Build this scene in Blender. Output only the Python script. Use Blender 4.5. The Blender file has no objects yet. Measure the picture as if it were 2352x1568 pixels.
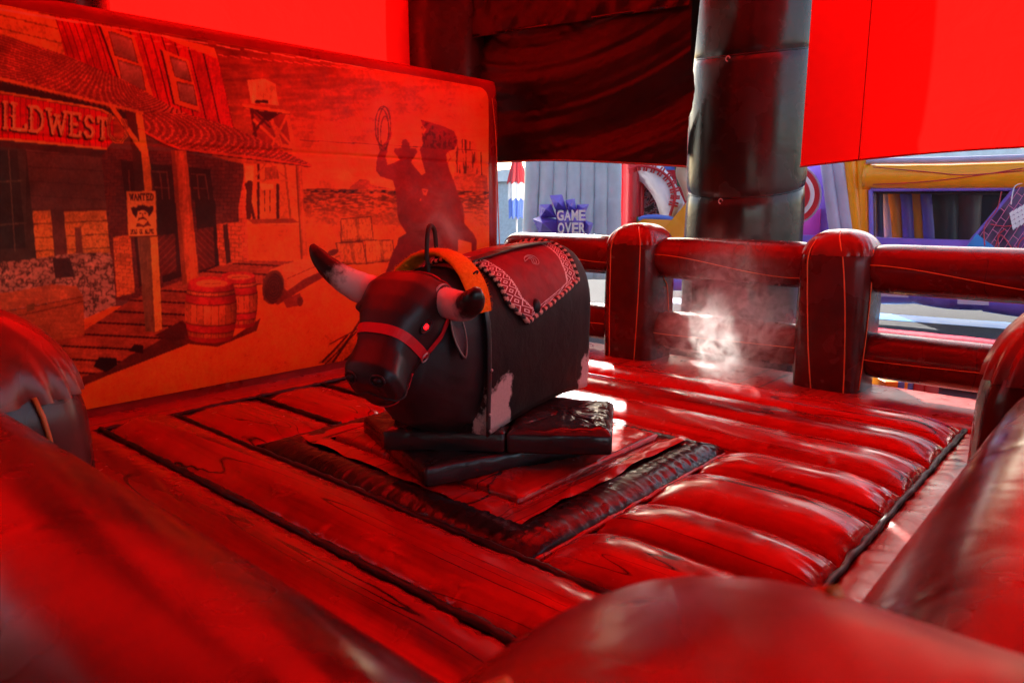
import bpy, bmesh, math, random
import numpy as np
from mathutils import Vector, Matrix
from mathutils.bvhtree import BVHTree
random.seed(7); RNG = np.random.default_rng(11)
SC = bpy.context.scene; COL = SC.collection
# ---------------------------------------------------------------- camera, sky, sun, exposure
PITCH = math.atan(313/1682.); AXD = 41.3; CAMH = 1.5; FPX = 1682.
cam = bpy.data.cameras.new('camera'); camo = bpy.data.objects.new('camera', cam); COL.objects.link(camo)
camo.location = (0, 0, CAMH); camo.rotation_euler = (math.radians(90)-PITCH, 0, math.radians(AXD-90))
cam.sensor_width = 36; cam.lens = FPX/2352*36; cam.clip_start = 0.02; cam.clip_end = 3000
cam.dof.use_dof = True; cam.dof.focus_distance = 4.2; cam.dof.aperture_fstop = 7.0
SC.camera = camo
SUN_AZ, SUN_EL = 39.7, 25.5
w = bpy.data.worlds.new('World'); SC.world = w; w.use_nodes = True
sky = w.node_tree.nodes.new('ShaderNodeTexSky'); sky.sky_type = 'NISHITA'; sky.sun_disc = False; sky.dust_density = 2.5; sky.ozone_density = .4
sky.sun_elevation = math.radians(SUN_EL); sky.sun_rotation = math.radians(90-SUN_AZ)
bg = w.node_tree.nodes['Background']; bg.inputs[1].default_value = 0.115
w.node_tree.links.new(sky.outputs[0], bg.inputs[0])
sl = bpy.data.lights.new('sun', 'SUN'); so = bpy.data.objects.new('sun', sl); COL.objects.link(so)
sl.energy = 5.0; sl.angle = math.radians(0.53); sl.color = (1, .95, .87)
sdir = Vector((math.cos(math.radians(SUN_EL))*math.cos(math.radians(SUN_AZ)), math.cos(math.radians(SUN_EL))*math.sin(math.radians(SUN_AZ)), math.sin(math.radians(SUN_EL))))
so.rotation_euler = sdir.to_track_quat('Z', 'Y').to_euler(); so.location = (20, 18, 20)
SC.view_settings.view_transform = 'Standard'; SC.view_settings.look = 'None'
SC.view_settings.exposure = 1.95; SC.view_settings.gamma = 1
SC.cycles.use_denoising = True; SC.cycles.use_adaptive_sampling = True; SC.cycles.adaptive_threshold = .03; SC.cycles.use_light_tree = False; SC.cycles.max_bounces = 6; SC.cycles.diffuse_bounces = 3; SC.cycles.glossy_bounces = 3
SC.cycles.transmission_bounces = 4; SC.cycles.volume_bounces = 2; SC.cycles.transparent_max_bounces = 8
SC.cycles.sample_clamp_indirect = 6; SC.cycles.caustics_reflective = False; SC.cycles.caustics_refractive = False

# ---------------------------------------------------------------- projection helpers (photo frame 2352 x 1568)
CA, SA = math.cos(math.radians(AXD)), math.sin(math.radians(AXD))
def ray(x, y):
    r = (x-1176)/FPX; u = -(y-784)/FPX
    fw = math.cos(PITCH)+u*math.sin(PITCH); up = -math.sin(PITCH)+u*math.cos(PITCH)
    return Vector((r*SA+fw*CA, -r*CA+fw*SA, up))
def at_x(x, y, X): d = ray(x, y); return Vector((0, 0, CAMH))+d*(X/d.x)
def at_y(x, y, Y): d = ray(x, y); return Vector((0, 0, CAMH))+d*(Y/d.y)
def at_z(x, y, Z): d = ray(x, y); return Vector((0, 0, CAMH))+d*((Z-CAMH)/d.z)
def proj_np(X, Y, Z):
    Z = Z-CAMH; r = X*SA-Y*CA; f = X*CA+Y*SA
    fw = f*math.cos(PITCH)-Z*math.sin(PITCH); up = f*math.sin(PITCH)+Z*math.cos(PITCH)
    return 1176+FPX*r/fw, 784-FPX*up/fw

# ---------------------------------------------------------------- materials
def srgb(r, g, b):
    f = lambda c: (c/12.92 if c <= .04045 else ((c+.055)/1.055)**2.4)
    return (f(r/255), f(g/255), f(b/255), 1)
class NT:
    def __init__(s, name):
        s.m = bpy.data.materials.new(name); s.m.use_nodes = True; s.t = s.m.node_tree; s.n = s.t.nodes
        s.out = s.n['Material Output']; s.p = s.n['Principled BSDF']
    def new(s, t, **k):
        n = s.n.new('ShaderNode'+t)
        for a, b in k.items(): setattr(n, a, b)
        return n
    def link(s, a, b): s.t.links.new(a, b)
    def val(s, sock, v):
        if isinstance(v, bpy.types.NodeSocket): s.link(v, sock)
        else: sock.default_value = v
    def math(s, op, a, b=0, c=0):
        n = s.new('Math', operation=op); s.val(n.inputs[0], a); s.val(n.inputs[1], b)
        if op in ('MULTIPLY_ADD', 'SMOOTH_MIN', 'WRAP', 'COMPARE'): s.val(n.inputs[2], c)
        return n.outputs[0]
    def pos(s, scale=(1, 1, 1), rnd=0.0, src='world', rot=(0, 0, 0)):
        if src == 'world': o = s.new('NewGeometry').outputs['Position']
        else: o = s.new('TexCoord').outputs[{'object': 'Object', 'generated': 'Generated', 'uv': 'UV'}[src]]
        if rnd:
            oi = s.new('ObjectInfo'); a = s.new('VectorMath', operation='MULTIPLY_ADD')
            cb = s.new('CombineXYZ'); 
            for i in range(3): s.link(oi.outputs['Random'], cb.inputs[i])
            s.link(cb.outputs[0], a.inputs[0]); a.inputs[1].default_value = (rnd, rnd*1.7, rnd*.6); s.link(o, a.inputs[2]); o = a.outputs[0]
        m = s.new('Mapping'); s.link(o, m.inputs[0]); m.inputs['Scale'].default_value = scale; m.inputs['Rotation'].default_value = rot
        return m.outputs[0]
    def noise(s, vec, scale=5, detail=3, rough=.5, dist=0):
        n = s.new('TexNoise'); s.link(vec, n.inputs['Vector']); n.inputs['Scale'].default_value = scale
        n.inputs['Detail'].default_value = detail; n.inputs['Roughness'].default_value = rough; n.inputs['Distortion'].default_value = dist
        return n.outputs['Fac']
    def ramp(s, fac, stops):
        r = s.new('ValToRGB'); s.link(fac, r.inputs[0]); e = r.color_ramp.elements
        while len(e) < len(stops): e.new(.5)
        for i, (p, c) in enumerate(stops): e[i].position = p; e[i].color = c if len(c) == 4 else (*c, 1)
        return r.outputs[0]
    def rng(s, v, a, b, c, d):
        n = s.new('MapRange'); s.link(v, n.inputs[0])
        for i, q in enumerate((a, b, c, d)): n.inputs[i+1].default_value = q
        return n.outputs[0]
    def mix(s, fac, a, b, blend='MIX'):
        n = s.new('Mix', data_type='RGBA', blend_type=blend); s.val(n.inputs[0], fac); s.val(n.inputs[6], a); s.val(n.inputs[7], b)
        return n.outputs[2]
    def bump(s, h, strength=.3, dist=.01, prev=None):
        b = s.new('Bump'); b.inputs['Strength'].default_value = strength; b.inputs['Distance'].default_value = dist
        s.link(h, b.inputs['Height'])
        if prev is not None: s.link(prev, b.inputs['Normal'])
        return b.outputs[0]
    def fin(s, col, rough, normal=None, **k):
        s.val(s.p.inputs['Base Color'], col); s.val(s.p.inputs['Roughness'], rough)
        if normal is not None: s.link(normal, s.p.inputs['Normal'])
        for a, b in k.items(): s.val(s.p.inputs[a.replace('_', ' ')], b)
        return s.m
C4 = lambda c: (c[0], c[1], c[2], 1)

def vinyl(name, c, rough=.3, var=.25, wr=.35, wscale=9, scuff=.12, spec=.5):
    t = NT(name); v = t.pos(rnd=7)
    n1 = t.noise(v, 2.2, 3, .6); n2 = t.noise(v, wscale, 2, .5, .8)
    dk = tuple(x*(1-var) for x in c[:3]); lt = tuple(min(1, x*(1+var)) for x in c[:3])
    col = t.ramp(n1, [(.3, dk), (.7, lt)])
    r = t.rng(n1, .3, .75, max(.05, rough-scuff), rough+scuff)
    b = t.bump(n2, wr, .012)
    return t.fin(col, r, b, Specular_IOR_Level=spec)

def woodprint(name, base, dark, across='x', rough=.27, lines=7., veinw=.07, wr=.25):
    """printed wood-grain vinyl: long dark grain lines running along one axis"""
    t = NT(name)
    sc = {'x': (1, .055, 1), 'y': (.055, 1, 1), 'z': (1, 1, .12)}[across]
    v = t.pos(sc, rnd=5)
    n = t.noise(v, 3.0, 2, .4, .35)
    f = t.math('FRACT', t.math('MULTIPLY', n, lines))
    d = t.math('ABSOLUTE', t.math('SUBTRACT', f, .5))
    wv = t.rng(t.noise(t.pos((1, 1, 1), rnd=3), 1.6, 2), .3, .72, veinw*.15, veinw*1.7)
    vein = t.math('SUBTRACT', 1, t.math('MINIMUM', t.math('DIVIDE', d, wv), 1))
    fine = t.rng(t.noise(v, 22, 3, .65), .4, .7, .0, .22)
    band = t.rng(t.noise(v, 3.3, 2, .5, .6), .53, .74, .0, .55)
    fac = t.math('MINIMUM', t.math('ADD', t.math('MAXIMUM', t.math('MULTIPLY', vein, .95), band), fine), 1)
    col = t.mix(fac, C4(base), C4(dark))
    w1 = t.pos(rnd=7); n2 = t.noise(w1, 7, 2, .5, .8)
    r = t.rng(n2, .3, .75, rough-.08, rough+.10)
    b = t.bump(n2, wr, .010)
    return t.fin(col, r, b)

def translucent(name, c, wr=.4, mixd=.25):
    t = NT(name); v = t.pos()
    n = t.noise(v, 1.3, 4, .6, .5); b = t.bump(t.noise(v, 3, 4, .6, 1.0), wr, .05)
    col = t.mix(t.rng(n, .3, .7, 0, .25), C4(c), C4(tuple(x*.7 for x in c)))
    tr = t.new('BsdfTranslucent'); t.link(col, tr.inputs[0]); t.link(b, tr.inputs[1])
    t.fin(col, .6, b, Specular_IOR_Level=0.0)
    mx = t.new('MixShader'); mx.inputs[0].default_value = mixd; t.link(tr.outputs[0], mx.inputs[1]); t.link(t.p.outputs[0], mx.inputs[2])
    t.link(mx.outputs[0], t.out.inputs[0]); return t.m

def plain(name, c, rough=.5, var=.12, **k):
    t = NT(name); n = t.noise(t.pos(rnd=4), 9, 4, .6)
    return t.fin(t.ramp(n, [(.3, tuple(x*(1-var) for x in c)), (.7, tuple(min(1, x*(1+var)) for x in c))]), rough, t.bump(t.noise(t.pos(), 60, 3), .08, .004), **k)

M = {}
M['floor'] = woodprint('floor_vinyl', (.42, .010, .007), (.035, .003, .003), 'x', .2, 9, .045, .05)
M['border'] = woodprint('border_vinyl', (.40, .03, .016), (.04, .008, .006), 'y', .33, 5, .05, .5)
M['mat'] = woodprint('mat_vinyl', (.46, .02, .014), (.03, .006, .005), 'y', .22, 7, .07, .35)
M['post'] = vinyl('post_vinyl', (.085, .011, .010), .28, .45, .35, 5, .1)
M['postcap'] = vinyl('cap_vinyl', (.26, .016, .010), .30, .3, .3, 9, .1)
M['rail'] = woodprint('rail_vinyl', (.14, .008, .007), (.06, .007, .006), 'z', .23, 4, .05, .25)
M['line'] = plain('orange_print', (.75, .16, .03), .45)
M['black'] = vinyl('black_vinyl', (.018, .012, .012), .25, .3, .3, 14, .1)
M['foam'] = vinyl('black_foam_cover', (.030, .020, .020), .20, .3, .9, 6, .08)
M['cord'] = plain('black_cord', (.012, .01, .01), .5)
M['wallred'] = vinyl('wall_vinyl', (.30, .012, .010), .33, .3, .5, 7, .1)
M['column'] = vinyl('column_vinyl', (.034, .022, .020), .27, .25, .3, 5, .1)
M['curtain'] = vinyl('curtain_vinyl', (.020, .015, .014), .42, .3, .4, 9, .06, .28)
M['roof'] = translucent('red_canopy_cloth', (.95, .004, .003), .2)
M['skirt'] = vinyl('base_vinyl', (.06, .012, .01), .5)

# ---------------------------------------------------------------- mesh helpers
def link(o, parent=None):
    COL.objects.link(o)
    if parent is not None: o.parent = parent
    return o
def mesh(name, verts, faces, mat=None, parent=None, smooth=True, mats=None, fm=None):
    me = bpy.data.meshes.new(name); me.from_pydata([tuple(v) for v in verts], [], [tuple(f) for f in faces])
    for m in (mats or ([mat] if mat else [])): me.materials.append(M[m] if isinstance(m, str) else m)
    if fm is not None: me.polygons.foreach_set('material_index', fm)
    if smooth: me.polygons.foreach_set('use_smooth', [True]*len(me.polygons))
    me.validate(); me.update()
    return link(bpy.data.objects.new(name, me), parent)
def empty(name, loc=(0, 0, 0), rz=0):
    o = bpy.data.objects.new(name, None); o.empty_display_size = .1; o.location = loc; o.rotation_euler = (0, 0, rz); return link(o)
def tag(o, label=None, cat=None, group=None, kind=None):
    if label: o['label'] = label
    if cat: o['category'] = cat
    if group: o['group'] = group
    if kind: o['kind'] = kind
    return o
def grid(fn, nu, nv, closeu=False, closev=False):
    """vertices fn(u,v) for u,v in 0..1 and quad faces"""
    vs = []; fs = []
    for i in range(nu+(0 if closeu else 1)):
        for j in range(nv+(0 if closev else 1)): vs.append(fn(i/nu, j/nv))
    NU = nu+(0 if closeu else 1); NV = nv+(0 if closev else 1)
    for i in range(nu):
        for j in range(nv):
            a = i*NV+j; b = ((i+1) % NU)*NV+j; c = ((i+1) % NU)*NV+(j+1) % NV; d = i*NV+(j+1) % NV
            fs.append((a, b, c, d))
    return vs, fs
def sweep(path, rad, n=10, cap=True, flat=None, up=None):
    """tube along a path; rad number or list; flat=(a,b) elliptic scale with 'up' as reference"""
    P = [Vector(p) for p in path]; vs = []; fs = []; m = len(P); prevx = None
    for i, p in enumerate(P):
        t = (P[min(i+1, m-1)]-P[max(i-1, 0)]).normalized()
        if up is not None:
            upv = Vector(up[i]) if isinstance(up, list) else Vector(up)
            x = t.cross(upv)
        elif prevx is None: x = t.orthogonal()
        else: x = prevx-t*prevx.dot(t)
        x.normalize(); y = t.cross(x); prevx = x
        r = rad[i] if isinstance(rad, (list, tuple)) else rad
        fa, fb = flat or (1, 1)
        for k in range(n):
            a = 2*math.pi*k/n; vs.append(p+x*(math.cos(a)*r*fa)+y*(math.sin(a)*r*fb))
    for i in range(m-1):
        for k in range(n): fs.append((i*n+k, i*n+(k+1) % n, (i+1)*n+(k+1) % n, (i+1)*n+k))
    if cap:
        fs.append(tuple(reversed(range(n)))); fs.append(tuple(range((m-1)*n, m*n)))
    return vs, fs
def join(*parts):
    V = []; F = []
    for v, f in parts:
        o = len(V); V += list(v); F += [tuple(i+o for i in q) for q in f]
    return V, F
def boxg(c, h, rz=0, bev=0.0):
    """bevelled box geometry: centre, half sizes"""
    bm = bmesh.new(); bmesh.ops.create_cube(bm, size=2)
    for v in bm.verts: v.co = Vector((v.co.x*h[0], v.co.y*h[1], v.co.z*h[2]))
    if bev: bmesh.ops.bevel(bm, geom=bm.edges[:], offset=bev, segments=2, affect='EDGES', profile=.6)
    R = Matrix.Rotation(rz, 3, 'Z'); bm.verts.ensure_lookup_table()
    vs = [R @ v.co+Vector(c) for v in bm.verts]; fs = [[v.index for v in f.verts] for f in bm.faces]; bm.free()
    return vs, fs
def ellipsoid(c, r, nu=16, nv=10):
    def f(u, v):
        a = 2*math.pi*u; b = math.pi*(v-.5)
        return Vector(c)+Vector((r[0]*math.cos(b)*math.cos(a), r[1]*math.cos(b)*math.sin(a), r[2]*math.sin(b)))
    return grid(f, nu, nv, True)
def superell(a, n):
    c, s = math.cos(a), math.sin(a)
    return math.copysign(abs(c)**(2/n), c), math.copysign(abs(s)**(2/n), s)
def smooth_path(pts, k=8):
    P = [Vector(p) for p in pts]; out = []
    for i in range(len(P)-1):
        a, b, c, d = P[max(i-1, 0)], P[i], P[i+1], P[min(i+2, len(P)-1)]
        for j in range(k):
            t = j/k
            out.append(.5*((2*b)+(c-a)*t+(2*a-5*b+4*c-d)*t*t+(3*b-a-3*c+d)*t**3))
    out.append(P[-1]); return out
# 1-d / 2-d value noise
_PN = RNG.random((256, 256))
def vnoise(x, y):
    x = np.asarray(x, float); y = np.asarray(y, float)
    xi = np.floor(x).astype(int); yi = np.floor(y).astype(int); fx = x-xi; fy = y-yi
    fx = fx*fx*(3-2*fx); fy = fy*fy*(3-2*fy)
    g = lambda a, b: _PN[a & 255, b & 255]
    return (g(xi, yi)*(1-fx)+g(xi+1, yi)*fx)*(1-fy)+(g(xi, yi+1)*(1-fx)+g(xi+1, yi+1)*fx)*fy
def fbm(x, y, o=4):
    s = 0; a = .5
    for i in range(o): s = s+a*vnoise(x*2**i+i*17.3, y*2**i+i*9.1); a *= .5
    return s/(1-.5**o)
def vn(x, y=0.0): return float(vnoise(x, y))

# ================================================================ SETTING
GZ = -.35
def asphalt():
    t = NT('asphalt'); v = t.pos(); n = t.noise(v, 120, 3, .7); n2 = t.noise(v, .6, 4)
    c = t.mix(t.rng(n2, .3, .7, 0, .5), t.ramp(n, [(.3, (.035, .036, .04)), (.7, (.11, .112, .12))]), (.07, .072, .078, 1))
    return t.fin(c, .95, t.bump(n, .6, .01), Specular_IOR_Level=.08)
M['asphalt'] = asphalt()
g = mesh('ground', [(-400, -400, GZ), (400, -400, GZ), (400, 400, GZ), (-400, 400, GZ)], [(0, 1, 2, 3)], 'asphalt', smooth=False); tag(g, kind='structure')

# ---- inflated arena floor
V, F = boxg((3.25, 2.85, -.19), (3.4, 3.25, .14), 0, .06)
floor = mesh('arena_floor', V, F, 'skirt'); tag(floor, 'inflated arena floor of red wood print cushions', kind='structure')
def cushion(name, x0, x1, y0, y1, h, mat, long='y', z0=-.035, ex=2.1, endl=.16, seed=0, puck=1.0, parent=floor, res=.02):
    nx = max(8, int((x1-x0)/res)); ny = max(8, int((y1-y0)/res))
    if long == 'y': ny = max(8, int((y1-y0)/(res*1.2)))
    else: nx = max(8, int((x1-x0)/(res*1.2)))
    def f(u, v):
        s, t_ = (u, v) if long == 'y' else (v, u)
        W, L = ((x1-x0), (y1-y0)) if long == 'y' else ((y1-y0), (x1-x0))
        pr = max(0, 1-abs(2*s-1)**ex)**.5
        d = min(t_, 1-t_)*L; e = min(1, d/endl); ep = max(0, 1-(1-e)**2)**.5
        z = h*pr*ep
        de = min(s, 1-s)*W; q = t_*L
        z *= 1+.10*(vn(q*1.3+seed*3.7, s*1.5+seed)-.5)
        # gathers running in from the end seams and across the long seams
        z += puck*.010*math.exp(-d/.11)*(vn(s*W*38+seed*11, d*3+seed)-.5)*2*pr
        z += puck*.007*math.exp(-de/.07)*(vn(q*26+seed*5.1, s*2)-.5)*2*ep
        return (x0+(x1-x0)*u, y0+(y1-y0)*v, z0+z)
    V, F = grid(f, nx, ny)
    return mesh(name, V, F, mat, parent)
XN = [.62, 1.18, 1.72, 2.2]; XFAR = [4.11, 4.68, 5.16, 5.62]
YR, YL = .84, 5.17
k = 0
for i in range(3):
    k += 1; cushion('floor_cushion', XN[i], XN[i+1], YR, YL, .13, 'floor', seed=k, puck=2.0)
for i in range(3):
    k += 1; cushion('floor_cushion', XFAR[i], XFAR[i+1], YR, YL, .14, 'floor', seed=k, puck=1.5, endl=.32)
for xs, y0, y1 in (([2.2, 2.66, 3.11, 3.65, 4.11], YR, 1.85), ([2.2, 2.86, 3.45, 4.11], 4.05, YL)):
    for i in range(len(xs)-1):
        k += 1; cushion('floor_cushion', xs[i], xs[i+1], y0, y1,   .145 if y0 < 1 else .10, 'floor', seed=k, endl=.36 if y0 < 1 else .24, puck=1.6)
# outer borders of the floor
cushion('border_cushion', .1, 5.62, .16, YR, .06, 'border', 'x', seed=31, ex=4, puck=2.0)
cushion('border_cushion', .1, 6.6, YL, 5.62, .07, 'border', 'x', seed=32, ex=4, puck=1.2)
cushion('border_cushion', .1, .62, YR, YL, .07, 'border', 'y', seed=33, ex=4)
cushion('border_cushion', 5.62, 6.62, .0, YL, .06, 'border', 'y', seed=34, ex=5)
# black trough round the mat
def trough():
    x0, x1, y0, y1, rc = 2.345, 3.99, 1.985, 3.93, .05; P = []; Nn = []
    cs = [(x0, y0), (x1, y0), (x1, y1), (x0, y1)]
    for i in range(4):
        a_, b_ = Vector(cs[i]), Vector(cs[(i+1) % 4]); L = (b_-a_).length; m_ = int(L/.014)
        for j in range(m_): P.append(a_.lerp(b_, j/m_))
    n = len(P); V = []; F = []; c0 = Vector(((x0+x1)/2, (y0+y1)/2)); K = 22
    for i, p in enumerate(P):
        sx = 1 if p.x > c0.x else -1; ex_, ey_ = min(p.x-x0, x1-p.x), min(p.y-y0, y1-p.y)
        if ey_ < 1e-6 and ex_ < 1e-6: o = Vector((1 if p.x > c0.x else -1, 1 if p.y > c0.y else -1))
        elif ey_ < ex_: o = Vector((0, 1 if p.y > c0.y else -1))
        else: o = Vector((1 if p.x > c0.x else -1, 0))
        for k_ in range(K):
            a = 2*math.pi*k_/K; rr = .135*(1+.03*(vn(i*.05, 3)-.5)); edge_ = abs(math.cos(a))**2
            wrk_ = .010*(vn(i*.42, k_*.15)-.5)*edge_+.004*(vn(i*.9, k_*.3)-.5)
            V.append((p.x+o.x*rr*math.cos(a), p.y+o.y*rr*math.cos(a), -.03+(.098+wrk_)*math.sin(a)+wrk_))
    for i in range(n):
        for k_ in range(K): F.append((i*K+k_, i*K+(k_+1) % K, ((i+1) % n)*K+(k_+1) % K, ((i+1) % n)*K+k_))
    return V, F
mesh('trough_cushion', *trough(), 'black', floor)
mesh('trough_bed', [(2.3, 1.95, -.045), (4.05, 1.95, -.045), (4.05, 3.95, -.045), (2.3, 3.95, -.045)], [(0, 1, 2, 3)], 'black', floor)
def cordline(p0, p1, r, seed, mat='cord', name='seam_cord'):
    n = int((Vector(p1)-Vector(p0)).length/.03); pts = []
    for i in range(n+1):
        p = Vector(p0).lerp(Vector(p1), i/n); pts.append(p+Vector((vn(i*.25, seed)-.5, vn(i*.25, seed+7)-.5, (vn(i*.4, seed+3)-.5)*.8))*.010)
    V, F = sweep(pts, [r*(.8+.5*vn(i*.9, seed)) for i in range(n+1)], 6); return mesh(name, V, F, mat, floor)
cordline((.65, YR, .0), (5.62, YR, .0), .017, 1); cordline((.65, YL, .022), (5.62, YL, .022), .017, 2)
cordline((1.72, .9, .028), (1.72, 5.15, .028), .019, 3); cordline((2.2, .9, .024), (2.2, 5.15, .024), .017, 4); cordline((1.18, .9, .028), (1.18, 5.15, .028), .018, 13)
cordline((4.11, .9, -.02), (4.11, 5.15, -.02), .013, 5); cordline((5.62, .9, -.01), (5.62, 5.15, -.01), .012, 6)
cordline((2.22, 4.05, .02), (4.1, 4.05, .02), .018, 8)
for q_ in (2.86, 3.45): cordline((q_, 4.1, .018), (q_, 5.15, .018), .018, int(q_*10))
for q_ in (2.66, 3.11, 3.65): cordline((q_, .9, -.02), (q_, 1.82, -.02), .014, int(q_*10))
for q_ in (4.68, 5.16): cordline((q_, .9, -.025), (q_, 5.15, -.025), .012, int(q_*10))
cordline((2.22, 1.85, .0), (4.1, 1.85, .0), .013, 7, 'floor', 'gathered_hem')

# ---- fences: posts, rails
def post_geo(cx, cy, half=.275, ztop=1.30, zs=1.10, seed=0):
    N = 48
    def f(u, v):
        a = 2*math.pi*u; z = -.03+(zs+.03)*v
        c, s = superell(a, 4.2)
        bul = 1+.035*math.sin(math.pi*min(1, max(0, z/zs)))-.05*max(0, (z-zs+.08)/.08)**2
        wr = 1+.010*(vn(u*46+seed, z*2.5)-.5)*(1+2.5*math.exp(-(zs-z)/.1))
        q = half*bul*wr
        return (cx+q*c, cy+q*s, z)
    body = grid(f, N, 36, True)
    def g_(u, v):
        a = 2*math.pi*u; th = v*math.pi/2*.985; n = 4.2-2.0*v
        c, s = superell(a, n)
        gather = 1+.034*math.exp(-v/.22)*math.cos(u*2*math.pi*22+6*vn(u*9, seed))*(.4+vn(u*20, seed))
        q = half*.985*(math.cos(th)**.75)*gather
        return (cx+q*c, cy+q*s, zs-.012+(ztop-zs+.012)*math.sin(th)+.006*(vn(u*14, v*4+seed)-.5))
    cap = grid(g_, N*2, 16, True); n = len(cap[0]); cap[0].append((cx, cy, ztop+.001)); L = 17
    for i in range(N*2): cap[1].append((i*L+16, ((i+1) % (N*2))*L+16, n))
    def surf(side, s, z, off=.004):
        # point on a side face: side 'x-' etc., s in -1..1
        t = {'x-': math.pi, 'x+': 0, 'y-': -math.pi/2, 'y+': math.pi/2}[side]+s*.62*(1 if side in ('x-', 'y+') else 1)
        v = (z+.03)/(zs+.03)
        if z <= zs: p = Vector(f((t/(2*math.pi)) % 1, v))
        else: p = Vector(g_((t/(2*math.pi)) % 1, min(1, (z-zs)/(ztop-zs))))
        d = Vector((p.x-cx, p.y-cy, 0)).normalized(); return p+d*off
    return body, cap, surf
def make_post(parent, cx, cy, lines, seed, ztop=1.30):
    b, c, surf = post_geo(cx, cy, ztop=ztop, zs=ztop-.19, seed=seed)
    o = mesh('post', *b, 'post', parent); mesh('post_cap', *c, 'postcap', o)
    for side, s0, z0, s1, z1 in lines:
        pts = [surf(side, s0+(s1-s0)*i/24+.05*math.sin(i/24*3.1), z0+(z1-z0)*i/24) for i in range(25)]
        mesh('printed_line', *sweep(pts, .0055, 5), 'line', o)
    return o
def make_rail(parent, axis, c, a0, a1, z, r, seed, ln=None, rz=None):
    """axis 'x' or 'y': tube at fixed other coordinate c from a0 to a1"""
    L = a1-a0; n = max(20, int(L/.03)); N = 40; rz = rz or r
    def R(q, a):
        d = min(q, L-q); k = 1-.16*math.exp(-max(0, d)/.05)
        return k*(1+.012*(vn(q*2+seed, math.cos(a)*1.5+9)-.5)+.03*math.exp(-d/.09)*(vn(a*7+seed, q*3)-.5))
    def P(q, a, off=0):
        rr = R(q, a); h = (r*rr+off)*math.cos(a); zz = (rz*rr+off)*math.sin(a)
        return (a0+q, c+h, z+zz) if axis == 'x' else (c+h, a0+q, z+zz)
    V, F = grid(lambda u, v: P(u*L, 2*math.pi*v), n, N, False, True)
    F = [tuple(f) for f in F]
    o = mesh('rail', V, F, 'rail', parent)
    if ln:
        for (q0, a_0, q1, a_1) in ln:
            pts = [P((q0+(q1-q0)*i/30)*L, math.radians(a_0+(a_1-a_0)*(.5-.5*math.cos(math.pi*i/30))), .002) for i in range(31)]
            mesh('printed_line', *sweep(pts, .0042, 5), 'line', o)
    return o
RU, ZU, RL, ZL = .195, 1.005, .175, .325
# back fence (beyond the bull)
fb = empty('inflatable_fence', (6.25, 2.85, 0)); fb_inv = Matrix.Translation((-6.25, -2.85, 0))
tag(fb, 'dark red inflatable fence behind the bull, with two whole posts in view', 'fence', 'inflatable fences round the arena')
def settle(root):
    """children were built in world space: bring them into the root's frame"""
    for c in list(root.children): c.matrix_parent_inverse = root.matrix_basis.inverted()
make_post(fb, 6.27, 3.83, [('x-', .55, 1.26, .35, .0), ('x-', -.55, 1.22, -.45, .02), ('y-', -.2, 1.15, .25, .1)], 1, 1.33)
make_post(fb, 6.27, 1.93, [('x-', .05, 1.27, .62, .0), ('x-', -.75, 1.2, -.1, -.0), ('y-', -.4, 1.15, -.75, .05)], 2, 1.31)
make_post(fb, 6.27, 0.02, [('x-', .2, 1.27, .4, .0)], 3)
for i, (a0, a1) in enumerate(((4.04, 5.5), (2.16, 3.60), (.25, 1.70))):
    make_rail(fb, 'y', 6.27, a0, a1, ZU, RU, 10+i, [(1, 168, .0, 212)] if i != 0 else [(0, 200, 1, 165)])
    make_rail(fb, 'y', 6.27, a0, a1, ZL-.01, RL, 20+i, [(0, 178, 1, 186)], .185)
# right-hand fence (runs away from the camera along the right)
fr = empty('inflatable_fence', (3.2, .02, 0)); tag(fr, 'dark red inflatable fence running away along the right edge, its near rail out of focus', 'fence', 'inflatable fences round the arena')
make_post(fr, 2.20, .02, [('x-', .2, 1.2, .4, .0)], 5, 1.30); make_post(fr, 4.22, .02, [('y+', .2, 1.2, .4, .0)], 6)
for i, (a0, a1) in enumerate(((.48, 1.98), (2.43, 4.0), (4.45, 6.05))):
    make_rail(fr, 'x', .02, a0, a1, ZU-.01, RU, 30+i); make_rail(fr, 'x', .02, a0, a1, ZL, RL, 40+i)
# near fence (under the camera, along the left)
fn_ = empty('inflatable_fence', (.25, 2.8, 0)); tag(fn_, 'nearest dark red inflatable fence, out of focus, with the corner post at the bottom', 'fence', 'inflatable fences round the arena')
make_post(fn_, .26, .05, [('x+', .5, 1.25, .3, .0), ('y+', .2, 1.25, .35, .0)], 7, 1.304); 
make_post(fn_, .30, 1.95, [('y-', .45, 1.12, .85, .0), ('x+', .4, 1.25, .3, .0)], 8, 1.30); make_post(fn_, .25, 3.95, [('y-', .1, 1.25, .3, .0)], 9)
for i, (a0, a1) in enumerate(((.24, 1.75), (2.15, 3.73), (4.17, 5.5))):
    make_rail(fn_, 'y', .22, a0, a1, ZU, RU-.01, 50+i); make_rail(fn_, 'y', .22, a0, a1, ZL, RL, 60+i)
for r_ in (fb, fr, fn_): settle(r_)

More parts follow.
